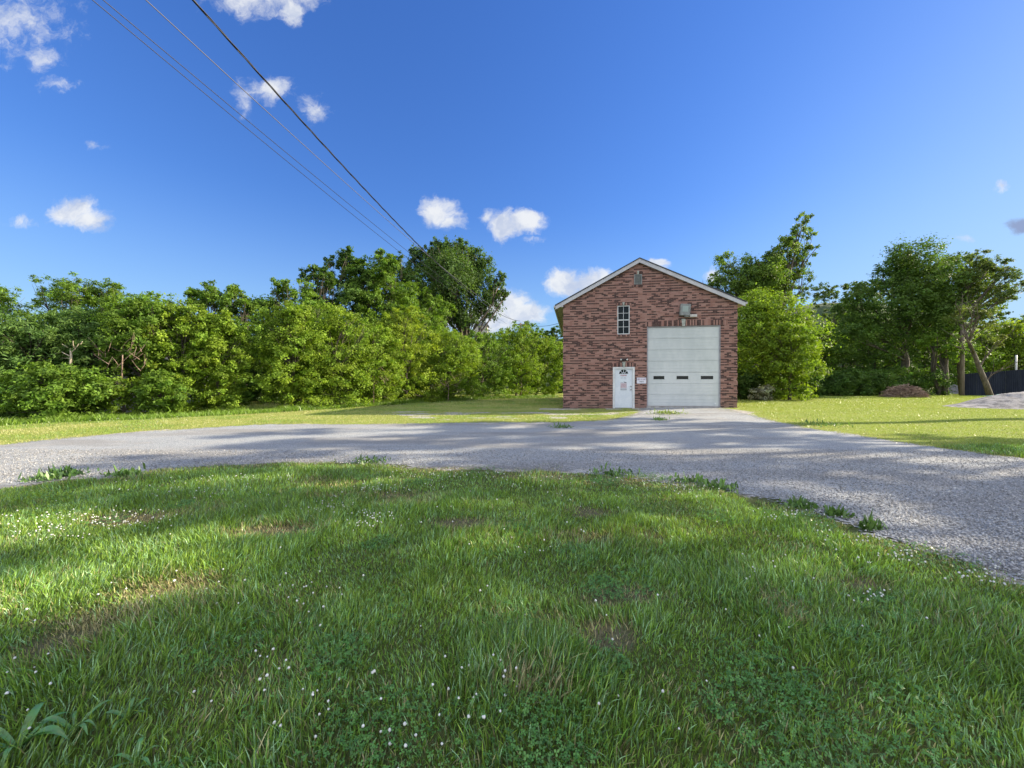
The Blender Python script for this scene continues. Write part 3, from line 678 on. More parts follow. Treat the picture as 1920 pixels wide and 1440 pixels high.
def marks(mb, x0, x1, z0, z1, n, y, seed, gap=()):
    r = random.Random(seed); wd = (x1-x0)/n
    for k in range(n):
        if k in gap: continue
        xa = x0+k*wd; h0 = r.choice((0, 0, .4)); ty = r.randint(0, 3)
        mb.box(xa+wd*.1, xa+wd*.32, y, y+.002, z0, z1)
        if ty != 1: mb.box(xa+wd*.32, xa+wd*.8, y, y+.002, z1-(z1-z0)*.24, z1)
        if ty != 2: mb.box(xa+wd*.32, xa+wd*.8, y, y+.002, z0+(z1-z0)*.4, z0+(z1-z0)*.6)
        if ty == 3: mb.box(xa+wd*.58, xa+wd*.8, y, y+.002, z0, z0+(z1-z0)*.4)
nt = MB(); marks(nt, cx-.16, cx+.16, 1.80, 1.865, 8, .036, 1); nt.build('lettering', M_red, DO)
nt = MB(); marks(nt, cx-.14, cx+.13, 1.71, 1.745, 12, .036, 2, (5, 6)); marks(nt, cx-.15, cx+.15, 1.655, 1.68, 15, .036, 4, (8,)); nt.build('lettering', M_grey, DO)
nt = MB(); nt.poly([(cx+.0, .036, 1.51), (cx+.15, .036, 1.475), (cx+.15, .036, 1.45), (cx+.04, .036, 1.46)]); marks(nt, cx-.15, cx-.02, 1.455, 1.48, 5, .036, 5); nt.build('arrow_mark', M_ink, DO)
nt = MB(); nt.box(cx-.16, cx+.16, .038, .041, 1.17, 1.44); npn = nt.build('notice', M_pink, DO)
nt = MB()
for k in range(5): marks(nt, cx-.13, cx+.13, 1.215+k*.04, 1.235+k*.04, 14, .034, 10+k, (r_.randint(2, 11),))
nt.build('lettering', M_red, npn)
nt = MB(); nt.box(cx-.16, cx+.16, .038, .041, 1.06, 1.145); npl = nt.build('number_plate', M_grey, DO)
nt = MB(); marks(nt, cx-.14, cx+.14, 1.075, 1.13, 7, .034, 20); nt.build('lettering', mat('pale_ink', (.55,.57,.6), .6), npl)
# lamp over door
lm = MB(); lm.box(-.09, .07, -.07, 0, 2.62, 2.70); lm.tube([(-.1, -.06, 2.68), (-.16, -.16, 2.66)], [.03, .055], 10); lm.tube([(.06, -.06, 2.68), (.13, -.16, 2.66)], [.03, .055], 10)
L1 = lm.build('door_light', M_black, B)
for xx in (-.165, .137):
    m = MB(); m.tube([(xx, -.165, 2.66), (xx*1.05, -.19, 2.655), (xx*1.07, -.20, 2.652)], [.048, .038, .012], 10); m.build('bulb', mat('lamp_glass', (.6,.6,.56), .2), L1, smooth=True)
# flood light on the wall
fl_ = MB(); Mx = Matrix.Translation((2.98, -.0, 5.17)) @ Matrix.Rotation(math.radians(4), 4, 'Y')
fl_.box(-.24, .24, -.24, -.02, -.30, .28, Mx); fl_.box(-.10, .10, -.02, .0, -.1, .1, Mx); fl_.box(.0, .22, -.2, -.04, -.36, -.305, Mx)
FLo = fl_.build('flood_light', M_metalgrey, B, bevel=.03)
m = MB(); m.box(-.15, .13, -.252, -.243, -.12, .17, Mx); m.build('lens', mat('lens_glass', (.27,.32,.29), .3), FLo)
m = MB(); m.box(3.22, 3.57, -.12, 0, 4.80, 4.93); m.box(3.40, 3.55, -.128, -.121, 4.815, 4.915); m.build('wall_lamp', mat('lamp_casing', rough=.5, fn=vary((.45,.42,.38), (.6,.56,.52), 9)), B, bevel=.008)
# sign (its own thing, hung on the wall)
SG = MB(); SG.box(-.233, .233, -.018, .0, -.152, .152)
sgn = SG.build('sign_board', mat('sign_white', rough=.5, fn=vary((.60,.58,.62), (.70,.68,.72), 6)))
sgn.matrix_world = B.matrix_world; sp = Vector((.882, -.02, 1.568)); sp.rotate(Matrix.Rotation(TH, 3, 'Z')); sgn.location = Vector((5.88, 20.2, 0))+sp; sgn.rotation_euler = (0, 0, TH)
tag(sgn, 'small white sign with dark lettering on the brick between the doors', 'sign')
m = MB(); marks(m, -.20, .20, .02, .10, 13, -.022, 31, (4, 8)); m.build('lettering', mat('sign_ink', (.25,.13,.22), .6), sgn)
m = MB(); marks(m, -.10, .10, -.09, -.02, 6, -.022, 33); m.build('lettering', M_ink, sgn)
# step and pad
st = MB(); st.box(-.95, 1.10, -.80, -.035, -.1, .105); o = st.build('doorstep', M_conc, bevel=.012); o.location = (5.88, 20.2, 0); o.rotation_euler = (0, 0, TH); tag(o, 'low concrete step in front of the white entry door', 'step')
st = MB(); st.box(-4.4, -2.2, -.75, -.035, -.1, .065); o = st.build('concrete_pad', M_conc, bevel=.012); o.location = (5.88, 20.2, 0); o.rotation_euler = (0, 0, TH); tag(o, 'thin concrete pad at the left front corner of the brick building', 'concrete pad')

# ------------------------------------------------------------------ trees
def crown_arrays(lobes, n, size, col, rs, aspect=.55, droop=.0, flat_=.75, var=.3, fill=.35, yel=.25):
    L = np.array([(*c, *r) for c, r in lobes]); wgt = (L[:, 3]*L[:, 5]+L[:, 4]*L[:, 5]); wgt = wgt/wgt.sum()
    npf = max(12, n//46); li = rs.choice(len(L), npf, p=wgt)
    d = rs.randn(npf, 3); d[:, 2] += .25; d /= np.linalg.norm(d, axis=1)[:, None]
    rad = np.where(rs.rand(npf) < fill, .25+.6*rs.rand(npf), .78+.26*rs.rand(npf)+.30*rs.rand(npf)**3)
    c = L[li, :3]+d*L[li, 3:]*rad[:, None]; pr = (.16+.2*rs.rand(npf))*L[li, 3:].mean(1)
    pr = np.clip(pr, .16, .8)
    pi = rs.randint(0, npf, n); g = rs.randn(n, 3)*.55; g *= np.array([1, 1, flat_])
    p = c[pi]+g*pr[pi][:, None]
    out = d[pi]*.6+rs.randn(n, 3)*.55+np.array([0, 0, .35]); nrm = out/np.linalg.norm(out, axis=1)[:, None]
    ax = np.cross(nrm, rs.randn(n, 3)); ax /= np.linalg.norm(ax, axis=1)[:, None]; ax[:, 2] -= droop; ax /= np.linalg.norm(ax, axis=1)[:, None]
    sd = np.cross(nrm, ax); sd /= (np.linalg.norm(sd, axis=1)[:, None]+1e-6)
    s = size*(.6+.8*rs.rand(n))[:, None]
    a0 = p-ax*s*.5; a2 = p+ax*s*.5; a1 = p+sd*s*aspect*.5+nrm*s*.08-ax*s*.08; a3 = p-sd*s*aspect*.5+nrm*s*.08-ax*s*.08
    V = np.stack([a0, a1, a2, a3], 1); pb = (1-var+2*var*rs.rand(npf))[pi]; cl = np.array(col)[None]*pb[:, None]*(.78+.44*rs.rand(n))[:, None]
    y = rs.rand(npf)[pi]*yel; cl = cl*(1+y[:, None]*np.array([1.0, .25, -.3]))
    return V, cl
def crown(name, lobes, n, size, col, seed, parent, **kw):
    rs = np.random.RandomState(seed); V, cl = crown_arrays(lobes, n, size, col, rs, **kw)
    return mesh_np(name, V.reshape(-1, 3), [np.arange(len(V)*4).reshape(-1, 4)], M_leaf, parent, color=(cl, 'FACE'))
def limb(mb, a, b, r0, r1, r, n=5, bend=.12, sides=6):
    a, b = Vector(a), Vector(b); L = (b-a).length; pts = []; off = Vector((r.uniform(-1, 1), r.uniform(-1, 1), r.uniform(-.3, .6)))*L*bend
    for i in range(n+1):
        t = i/n; pts.append(a.lerp(b, t)+off*math.sin(PI*t)+Vector((r.uniform(-1, 1), r.uniform(-1, 1), 0))*L*.015*(0 if i in (0, n) else 1))
    mb.tube(pts, [r0+(r1-r0)*(i/n) for i in range(n+1)], sides); return pts
def tree(kind, label, cat, base, lobes, n, size, col, seed, group=None, tr=.12, forks=None, barkm=None, trunk_name='trunk', topf=.55, crown_name='crown', **kw):
    """base (x,y); lobes in world coords -> converted to local"""
    r = random.Random(seed); z0 = float(gz(base[0], base[1])); o = empty(kind, (base[0], base[1], z0)); tag(o, label, cat, group)
    ll = [(Vector(c)-Vector((base[0], base[1], z0)), rr) for c, rr in lobes]
    crown(crown_name, [(tuple(c), rr) for c, rr in ll], n, size, col, seed, o, **kw)
    mb = MB(); cen = sum((c for c, _ in ll), Vector())/len(ll); top = max(c.z for c, _ in ll); low = min(c.z-rr[2] for c, rr in ll)
    fz = max(.25*top, low*.9+.1*top) if topf is None else top*topf
    f = Vector((cen.x*.35, cen.y*.35, fz)) if forks is None else Vector(forks)-Vector((base[0], base[1], z0))
    pts = limb(mb, (0, 0, -.1), f, tr*1.25, tr*.75, r, 6, .05, 8)
    for c, rr in ll:
        s = pts[min(6, max(2, int(6*min(1, c.z/(fz+.01)*.75))))]
        e = limb(mb, s, c, tr*.42, tr*.14, r, 5, .1, 5)
        for k in range(3):
            d = Vector((r.uniform(-1, 1), r.uniform(-1, 1), r.uniform(-.2, 1))).normalized(); limb(mb, e[3], c+Vector((d.x*rr[0], d.y*rr[1], d.z*rr[2]))*.85, tr*.16, tr*.05, r, 3, .1, 4)
    mb.build(trunk_name, barkm or M_bark, o, smooth=True, uvs=False); return o
def auto_lobes(px, top, hw, Z, seed, z0=.1, nl=11, base_py=None, depth=.9):
    r = random.Random(seed); X = (px-960)/F*Z; zt = CAMZ+(HZ-top)/F*Z; w_ = hw/F*Z*1.18; zb = z0; H = zt-zb; out = []; nl = int(nl*1.7)
    for k in range(nl):
        t = (k+.5)/nl; env = (.72+.28*min(1, t*3))*(1-max(0, (t-.5)/.5)**2*.55)
        a = k*2.4+r.uniform(-.5, .5); rr = w_*r.uniform(.32, .48)*(.7+.3*env)
        rad = max(0, w_*env-rr*.8)*r.uniform(.6, 1.05)
        zz = zb+H*(.02+.90*t); zz = min(zz, zt-rr*.8); zz = max(zz, zb+rr*.35)
        out.append(((X+rad*math.cos(a), Z+rad*math.sin(a)*depth, zz), (rr, rr, rr*r.uniform(.7, .95))))
    for k in range(9):
        rr = w_*r.uniform(.13, .24); u = r.uniform(-.85, .85); dz_ = H*.22*abs(u)**1.5
        out.append(((X+w_*u, Z+w_*r.uniform(-.45, .3), zt-dz_-rr*r.uniform(.7, 2.2)), (rr*.75, rr*.75, rr*1.25)))
    return out
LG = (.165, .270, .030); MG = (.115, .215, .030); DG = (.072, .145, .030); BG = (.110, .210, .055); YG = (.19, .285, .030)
# left line: kind, label, px, top, hw, Z, colour, n, leafsize, extra
LEFT = [
 ('sumac_bush','feathery grey green sumac cut by the left frame edge behind the lawn',-55,590,95,15.5,BG,15000,.17,{'aspect':.28,'droop':.5}),
 ('sumac_bush','tall feathery sumac thicket standing over the bare dirt at far left',45,588,85,16.2,BG,16000,.17,{'aspect':.28,'droop':.5}),
 ('shrub','low bright leaved shrub nearest the drive below the pale dead branches',115,688,75,15.2,MG,11000,.12,{}),
 ('sumac_bush','rounded sumac with pale bare forked branches showing in its middle',170,585,75,17.6,BG,12000,.17,{'aspect':.3,'droop':.45}),
 ('young_tree','leafy young tree right of the white wall glimpsed through the leaves',262,555,62,17.8,MG,15000,.14,{'aspect':.4,'droop':.3}),
 ('shrub','low shrub in front of the white wall at left',305,694,34,16.6,MG,6000,.12,{}),
 ('young_tree','bright green maple like sapling second left of the dark gap in the hedge line',345,565,56,18.2,LG,15000,.12,{}),
 ('young_tree','broad light green sapling on the left side of the dark gap in the hedge line',408,585,48,18.8,LG,15000,.12,{}),
 ('young_tree','full light green tree on the right side of the dark gap in the hedge line',552,568,62,20.6,LG,19000,.125,{}),
 ('young_tree','large light green tree between the dark gap and the tall dark trees',625,575,72,22.2,LG,17000,.13,{}),
 ('young_tree','rounded light green tree in front of the tallest dark green tree group',700,606,56,24.6,LG,15000,.135,{}),
 ('young_tree','yellow green tree with a pointed top left of the spreading tall tree',762,575,55,27.5,YG,14000,.14,{}),
 ('young_tree','yellow green bushy tree below the trunk of the spreading tall tree',838,618,60,30.5,LG,14000,.15,{}),
 ('young_tree','green bushy tree left of the pair nearest the brick building',905,618,52,34,MG,11000,.16,{}),
 ('young_tree','pale green bushy tree in the middle of the gap beside the building',968,606,48,37,LG,11000,.17,{}),
 ('young_tree','green bushy tree tucked against the left wall line of the building',1022,628,42,40,LG,10000,.18,{}),
 ('dark_tree','dark tree behind the left frame edge bushes',5,538,62,23,MG,9000,.17,{'aspect':.35}),
 ('locust_tree','feathery tree with a peaked top above the sumac thicket',138,513,58,23,MG,12000,.17,{'aspect':.32,'droop':.3}),
 ('locust_tree','slim feathery tree right of the peaked one at left',212,530,34,24,MG,8000,.17,{'aspect':.32,'droop':.3}),
 ('dark_tree','rounded tree behind the left saplings with a low even top',292,556,62,24,MG,10000,.16,{}),
 ('dark_tree','tree with a square clumpy top above the left side of the dark gap',392,523,36,23,MG,9000,.15,{}),
 ('dark_tree','slender leafy tree right of the square topped one',448,537,30,24,MG,7000,.15,{}),
 ('dark_tree','dark tree seen above the dark gap in the hedge line',492,552,34,27,DG,7000,.17,{}),
 ('dark_tree','rounded mid green tree left of the tall dark group',550,525,62,27,MG,16000,.16,{}),
 ('tall_dark_tree','narrow dark topped tree leftmost of the tall dark group',598,495,36,30,DG,13000,.18,{}),
 ('tall_dark_tree','tall dark tree with a jagged crown second in the tall group',650,466,50,32,DG,22000,.18,{}),
 ('tall_dark_tree','tall mid green tree with a soft dome right of the jagged one',705,466,52,33,MG,24000,.18,{}),
 ('tall_dark_tree','dark narrow tree peeking between the dome and the spreading tall tree',752,476,34,38,DG,11000,.2,{}),
 ('dark_tree','dark fill tree behind the pointed yellow green tree',745,530,70,34,MG,18000,.19,{}),
 ('dark_tree','mid green tree left of the spreading tall tree trunk',806,552,50,38,MG,17000,.2,{}),
 ('shrub','thin leafy shrub screening the white wall at left',232,706,34,16.2,LG,1500,.12,{}),
 ('dark_tree','dark tree at the corner of the brick building before the hill',1048,612,26,47,DG,7000,.22,{}),
 ('dark_tree','grey green tree rising behind the pair beside the building',985,598,40,48,MG,7000,.22,{}),
]
BF = ['shadowed undergrowth bush behind the sumac thicket', 'shadowed undergrowth bush behind the white wall gap', 'shadowed undergrowth bush behind the sapling second left of the dark gap',
      'shadowed undergrowth bush deep inside the dark gap of the hedge line', 'shadowed undergrowth bush behind the full light green tree', 'shadowed undergrowth bush behind the large light green tree',
      'shadowed undergrowth bush below the tall dark group', 'shadowed undergrowth bush behind the pointed yellow green tree', 'undergrowth bush under the spreading tall tree', 'undergrowth bush behind the trees left of the brick building']
for j, l_ in enumerate(BF):
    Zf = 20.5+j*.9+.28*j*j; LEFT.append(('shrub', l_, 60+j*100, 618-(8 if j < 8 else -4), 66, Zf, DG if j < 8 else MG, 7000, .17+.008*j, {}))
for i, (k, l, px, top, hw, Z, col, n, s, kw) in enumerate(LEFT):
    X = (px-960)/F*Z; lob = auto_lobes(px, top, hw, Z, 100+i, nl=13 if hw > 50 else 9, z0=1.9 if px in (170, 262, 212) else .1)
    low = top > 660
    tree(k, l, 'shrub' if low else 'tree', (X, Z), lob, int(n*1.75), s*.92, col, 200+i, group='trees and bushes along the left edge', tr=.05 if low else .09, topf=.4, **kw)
def plobes(lst, Z, dz=.6, seed=0):
    r = random.Random(seed); out = []
    for (px, py, rp) in lst:
        p = P(px, py, Z); rr = rp/F*Z; out.append(((p.x, Z+r.uniform(-1, 1)*dz*rr*2, p.z), (rr, rr, rr*.85)))
    return out
lob = plobes([(800,500,22),(822,492,28),(850,482,30),(880,490,28),(900,512,24),(812,535,30),(850,530,34),(885,545,30),(930,545,20),(918,570,22),(895,585,18),(800,572,26),(838,578,30),(865,600,24),(780,480,14),(806,472,11),(826,466,12),(846,462,12),(868,468,12),(888,472,12),(768,500,14),(770,535,22),(905,490,12),(940,528,10),(948,552,10),(785,600,22),(820,610,22)], 43, .8, 5)
tree('spreading_tall_tree', 'tallest spreading tree of the left line with upswept branches and a visible pale trunk', 'tree', ((880-960)/F*43, 43), [(c, (r[0]*1.12,)*3) for c, r in lob], 66000, .25, (.068,.132,.034), 301, fill=.5, var=.42, tr=.32, forks=tuple(P(872, 640, 43)), barkm=M_bark_pale, flat_=1.1, aspect=.45)
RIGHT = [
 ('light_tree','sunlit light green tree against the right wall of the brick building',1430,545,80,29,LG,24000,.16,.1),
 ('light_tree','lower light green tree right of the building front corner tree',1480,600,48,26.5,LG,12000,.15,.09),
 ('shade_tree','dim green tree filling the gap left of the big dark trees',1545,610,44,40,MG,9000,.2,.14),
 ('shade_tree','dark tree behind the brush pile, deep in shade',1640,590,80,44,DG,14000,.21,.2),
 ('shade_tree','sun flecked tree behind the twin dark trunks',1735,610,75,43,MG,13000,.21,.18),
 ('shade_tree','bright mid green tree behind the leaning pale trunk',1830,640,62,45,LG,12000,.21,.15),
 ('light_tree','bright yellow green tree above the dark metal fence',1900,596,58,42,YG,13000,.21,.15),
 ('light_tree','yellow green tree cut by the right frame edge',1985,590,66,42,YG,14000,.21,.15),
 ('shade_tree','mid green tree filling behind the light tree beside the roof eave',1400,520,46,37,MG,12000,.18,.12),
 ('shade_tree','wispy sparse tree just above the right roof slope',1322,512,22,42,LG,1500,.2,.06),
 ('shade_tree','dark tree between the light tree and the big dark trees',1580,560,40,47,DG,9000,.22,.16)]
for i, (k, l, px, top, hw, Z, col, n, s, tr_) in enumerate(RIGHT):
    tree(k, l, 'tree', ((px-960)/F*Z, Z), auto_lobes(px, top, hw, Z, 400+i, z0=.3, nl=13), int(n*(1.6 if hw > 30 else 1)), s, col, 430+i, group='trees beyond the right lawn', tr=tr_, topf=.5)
lob = plobes([(1368,488,16),(1378,515,20),(1352,530,16),(1400,530,22),(1430,515,20),(1455,500,20),(1478,478,18),(1492,452,15),(1498,430,12),(1514,408,11),(1505,470,10),(1508,492,9),(1470,520,18),(1440,548,24),(1402,556,22),(1335,545,12),(1490,515,8),(1385,535,24),(1350,560,22),(1420,535,22),(1450,525,22),(1475,505,18),(1484,528,16),(1445,490,16),(1462,470,14),(1415,500,18),(1522,440,9),(1502,520,14),(1520,470,9),(1395,505,18)], 33, .8, 6)
tree('leaning_tall_tree', 'tall thin crowned tree leaning right above the light tree, highest on the right', 'tree', ((1440-960)/F*33, 33), [(c, (r[0]*1.2,)*3) for c, r in lob], 34000, .17, (.12,.205,.038), 461, tr=.2, forks=tuple(P(1462, 580, 33)), flat_=.9, barkm=M_bark_pale)
lob = plobes([(1690,495,32),(1668,515,28),(1715,520,28),(1640,535,26),(1612,552,22),(1588,572,20),(1690,550,36),(1735,555,26),(1650,580,32),(1605,605,28),(1700,600,36),(1570,640,26),(1640,640,34),(1740,620,28)], 38, .8, 7)
tree('big_dark_tree', 'big domed dark green tree, broadest beyond the right lawn', 'tree', ((1692-960)/F*38, 38), [(c, (r[0]*1.12,)*3) for c, r in lob], 42000, .2, (.082,.155,.030), 462, tr=.3, forks=tuple(P(1690, 620, 38)))
lob = plobes([(1762,505,22),(1782,498,18),(1795,520,20),(1765,540,28),(1790,560,28),(1760,585,26),(1800,600,24)], 37.5, .8, 8)
tree('big_dark_tree', 'olive green tree joined to the right side of the big domed one, over twin trunks', 'tree', ((1768-960)/F*37.5, 37.5), [(c, (r[0]*1.1,)*3) for c, r in lob], 22000, .19, (.11,.18,.028), 463, tr=.2, forks=tuple(P(1772, 640, 37.5)))
lob = plobes([(1830,482,15),(1842,500,16),(1855,520,16),(1868,505,12),(1882,520,9),(1885,492,7),(1878,540,12),(1898,536,9),(1815,520,16),(1825,545,20),(1850,555,18),(1870,565,12),(1812,575,20),(1840,585,14),(1795,560,14)], 34, .9, 9)
tree('wispy_tree', 'wispy dark trunked tree with open sunlit branches reaching right near the frame edge', 'tree', ((1804-960)/F*35.2, 35.2), lob, 15000, .18, (.11,.17,.05), 464, tr=.16, forks=tuple(P(1803, 600, 34)), flat_=.7, aspect=.4)
# shrubs on the right
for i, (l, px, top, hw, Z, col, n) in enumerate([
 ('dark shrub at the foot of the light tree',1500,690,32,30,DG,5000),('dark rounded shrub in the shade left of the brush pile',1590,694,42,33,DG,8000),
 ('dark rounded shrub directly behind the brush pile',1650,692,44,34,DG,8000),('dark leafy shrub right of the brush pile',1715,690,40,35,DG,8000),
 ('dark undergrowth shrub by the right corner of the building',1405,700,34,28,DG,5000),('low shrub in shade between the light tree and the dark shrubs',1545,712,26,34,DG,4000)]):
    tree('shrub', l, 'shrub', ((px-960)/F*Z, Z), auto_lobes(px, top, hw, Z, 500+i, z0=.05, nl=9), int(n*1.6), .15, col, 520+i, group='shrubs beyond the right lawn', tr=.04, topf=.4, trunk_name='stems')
tree('flowering_bush', 'small bush with pale flowers at the foot of the light tree', 'bush', ((1432-960)/F*26.5, 26.5), auto_lobes(1432, 722, 20, 26.5, 540, z0=.2, nl=7), 2200, .13, (.3,.34,.27), 541, tr=.03, trunk_name='stems', var=.6)

# leaning pale trunk, twin trunks, poles, fence
r_ = random.Random(8)
lt = empty('leaning_tree', tuple(Vector((*((1858-960)/F*31*1.0, 31), .2)))); tag(lt, 'pale half dead tree trunk leaning left in front of the dark fence', 'tree')
mb = MB(); L0 = Vector(lt.location); T = lambda px, py, Z=31: P(px, py, Z)-L0
base = T(1860, 752)
tp = [base, T(1848,718), T(1836,690), T(1826,664), T(1815,640), T(1808,618)]; mb.tube(tp, [.21,.18,.155,.13,.10,.06], 9)
for a, b, r0 in ((4,(1795,600),.07),(3,(1800,622),.08),(4,(1835,590),.08),(2,(1870,640),.07),(3,(1850,610),.07),(5,(1790,570),.05),(5,(1815,575),.05),(1,(1880,690),.05),(3,(1790,650),.04)):
    e = limb(mb, tp[a], T(*b, 31+r_.uniform(-1, 1)), r0, .02, r_, 6, .14, 6)
    for k in range(4): limb(mb, e[2+k], e[5]+Vector((r_.uniform(-1.2, 1.2), r_.uniform(-1, 1), r_.uniform(.2, 1.4))), .03, .008, r_, 4, .15, 4)
mb.build('trunk', M_bark_pale, lt, smooth=True, uvs=False)
crown('crown', [(tuple(T(1800, 590)), (.9, .9, .6)), (tuple(T(1838, 590)), (1.0, 1, .6)), (tuple(T(1870, 640)), (.9, .9, .5)), (tuple(T(1850, 612)), (.8, .8, .5))], 2600, .15, (.12,.17,.05), 77, lt)
for i, (px, l, lean) in enumerate(((1762, 'left one of the twin dark trunks before the pale gravel', -.25), (1772, 'right one of the twin dark trunks before the pale gravel', .1))):
    o = empty('dark_tree', ((px-960)/F*34, 34, .25)); tag(o, l, 'tree', 'twin trunks beyond the right lawn'); mb = MB()
    t_ = limb(mb, (0, 0, -.1), (lean*1.5, .2, 4.6), .26 if i else .17, .12, r_, 7, .05, 8)
    for k in range(5): limb(mb, t_[3+k % 4], (lean+r_.uniform(-1.8, 1.8), r_.uniform(-1, 1), 4+r_.uniform(0, 2)), .07, .02, r_, 5, .12, 5)
    mb.build('trunk', M_bark, o, smooth=True, uvs=False)
    crown('crown', [((lean*2+r_.uniform(-1.2, 1.2), r_.uniform(-.6, .6), 3.6+k*.7), (.9, .9, .5)) for k in range(4)], 3000, .16, MG, 90+i, o)
def pole(name, label, x, y, h, r0, r1, m_, extra=None, z0=.2):
    mb = MB(); mb.tube([(0, 0, -.2), (0, 0, h*.5), (0, 0, h)], [r0, (r0+r1)/2, r1], 12)
    o = mb.build(name, m_, smooth=True); o.location = (x, y, z0); tag(o, label, 'pole'); return o
pole('utility_pole', 'weathered wooden pole standing at the left end of the dark fence', (1804-960)/F*33.2, 33.2, 6.6, .15, .12, M_pole)
pole('white_post', 'white post rising above the dark fence near the right frame edge', (1905-960)/F*34.5, 34.5, 3.7, .065, .065, M_white)
up = empty('utility_pole', (.95, 42.5, 0)); tag(up, 'distant utility pole among the bushes where the overhead cables end', 'pole')
mb = MB(); mb.tube([(0, 0, -.2), (0, 0, 4), (0, 0, 8.0)], [.14, .12, .10], 10); mb.build('shaft', M_pole, up, smooth=True)
mb = MB(); mb.box(-.7, .7, -.06, .06, 7.78, 7.88); mb.build('crossarm', M_pole, up)
fe = empty('metal_fence', (41.5*33/35, 33.5, .2)); tag(fe, 'dark navy corrugated metal fence at the far right', 'fence')
A = Vector(((1806-960)/F*33.6, 33.6, 0)); Bp = Vector(((2150-960)/F*30.5, 30.5, 0)); d_ = (Bp-A); Ln = d_.length; d_.normalize(); nr = Vector((d_.y, -d_.x, 0))
M_navy = mat('navy_metal', rough=.7, spec=.15, fn=vary((.012,.016,.030), (.024,.030,.050), 1.2, 0, stretch=(1, 1, .3)))
mb = MB(); npan = 12; fo_ = Vector(fe.location)
for k in range(npan):
    mb = MB(); a0 = k*Ln/npan; a1 = (k+1)*Ln/npan-.002; hh = 2.0; nseg = 16
    pts = []
    for j in range(nseg+1):
        t = a0+(a1-a0)*j/nseg; off = .02 if (j//1) % 2 else -.02; p = A+d_*t+nr*off-fo_; pts.append(p)
    for j in range(nseg):
        p, q_ = pts[j], pts[j+1]; h0, h1 = [hh+.09*(a0+(a1-a0)*(j+e_)/nseg) for e_ in (0, 1)]; mb.poly([(p.x, p.y, -.25), (q_.x, q_.y, -.25), (q_.x, q_.y, h1), (p.x, p.y, h0)])
    mb.build('fence_panel', M_navy, fe)
# brush pile
bp = MB(); cx_, cy_ = (1703-960)/F*29.5, 29.8; rr = random.Random(4)
for k in range(900):
    a = rr.uniform(0, 2*PI); q_ = math.sqrt(rr.random()); X_, Y_ = q_*1.40*math.cos(a), q_*1.1*math.sin(a); H_ = 1.02*(1-q_*q_)**.75
    z = H_*rr.random()**.45; L_ = rr.uniform(.2, .75); b_ = rr.uniform(0, 2*PI); e = rr.uniform(-.35, .35)
    dv = Vector((math.cos(b_)*math.cos(e), math.sin(b_)*math.cos(e), math.sin(e)))*L_/2; p = Vector((X_, Y_, max(.05, z)))
    bp.tube([p-dv, p+Vector((0, 0, rr.uniform(-.04, .06))), p+dv], [.017, .012, .005], 4, cap=False)
bpo = bp.build('brush_pile', M_twig, uvs=False); bpo.location = (cx_, cy_, float(gz(cx_, cy_))); tag(bpo, 'heap of dead brown brush and twigs on the right lawn before the dark trees', 'brush pile')
core = MB()
def mound(name, cx, cy, rx_, ry_, h, m_, seed, n=40, pw=1.2, ns=.25):
    t = np.linspace(-1.1, 1.1, n); X, Y = np.meshgrid(t, t); R = np.sqrt(X*X+Y*Y); Zz = h*np.clip(1-R**2, -.2, 1)**1 if False else h*(np.cos(np.clip(R, 0, 1)*PI)*.5+.5)**pw - .1*np.clip(R-1, 0, 1)*10*.1
    Xw, Yw = X*rx_, Y*ry_; Zz = Zz+ns*h*(vnoise(Xw+seed*3, Yw, .5, seed, 4)-.5)*np.clip(1.15-R, 0, 1)-.06*(R > 1)
    v = np.stack([Xw, Yw, Zz], -1).reshape(-1, 3); i = np.arange(n*n).reshape(n, n); f = np.stack([i[:-1, :-1], i[:-1, 1:], i[1:, 1:], i[1:, :-1]], -1).reshape(-1, 4)
    o = mesh_np(name, v, [f], m_, smooth=True); o.location = (cx, cy, float(gz(cx, cy))); return o
M_heap = mat('gravel_heap', rough=.95, fn=vary((.11,.11,.12), (.34,.33,.335), 3.5, .05, detail=7))
o = mound('gravel_heap', 26.6, 19.8, 4.0, 2.1, .80, M_heap, 3, 90, .8, .3); tag(o, 'grey mound of gravel on the right lawn near the frame edge', 'gravel heap')
o = mound('tarp', 28.0, 20.4, 2.0, .9, .16, mat('teal_tarp', rough=.5, fn=vary((.12,.36,.30), (.22,.50,.42), 3)), 5, 24, .8, .5); o.location.z = .83; tag(o, 'teal tarp lying over the top of the gravel mound', 'tarp')
o = mound('gravel_heap', (1785-960)/F*40, 40, 1.6, 1.2, 1.0, M_heap, 7, 40, 1, .2); tag(o, 'small pale gravel heap seen behind the twin dark trunks', 'gravel heap')
pv = MB(); pv.poly([(40, 37, 0), (56, 35.5, 0), (62, 44, 0), (42, 46, 0)]); o = pv.build('gravel_lot', M_conc); o.location.z = float(gz(45, 40))+.03; tag(o, kind='structure')
# white house glimpsed through the left bushes
hs_ = empty('white_house', (-18.6, 18.3, 0), .35); tag(hs_, 'white walled house glimpsed through the bushes at left', 'house')
mb = MB(); mb.box(-2.0, 2.2, 0, 4, -.1, 2.3); mb.build('wall', mat('white_siding', rough=.6, fn=vary((.68,.68,.70), (.78,.78,.80), 3)), hs_)
mb = MB(); mb.prism([(-2.3, 2.3), (2.5, 2.3), (0, 3.0)], -.3, 4.3); mb.build('roof', M_shingle, hs_)
mb = MB(); mb.box(.2, 1.2, -.03, -.004, .9, 1.9); wn_ = mb.build('window', M_white, hs_); mb = MB(); mb.box(.26, 1.14, -.036, -.031, .96, 1.84); mb.build('pane', M_glass, wn_)
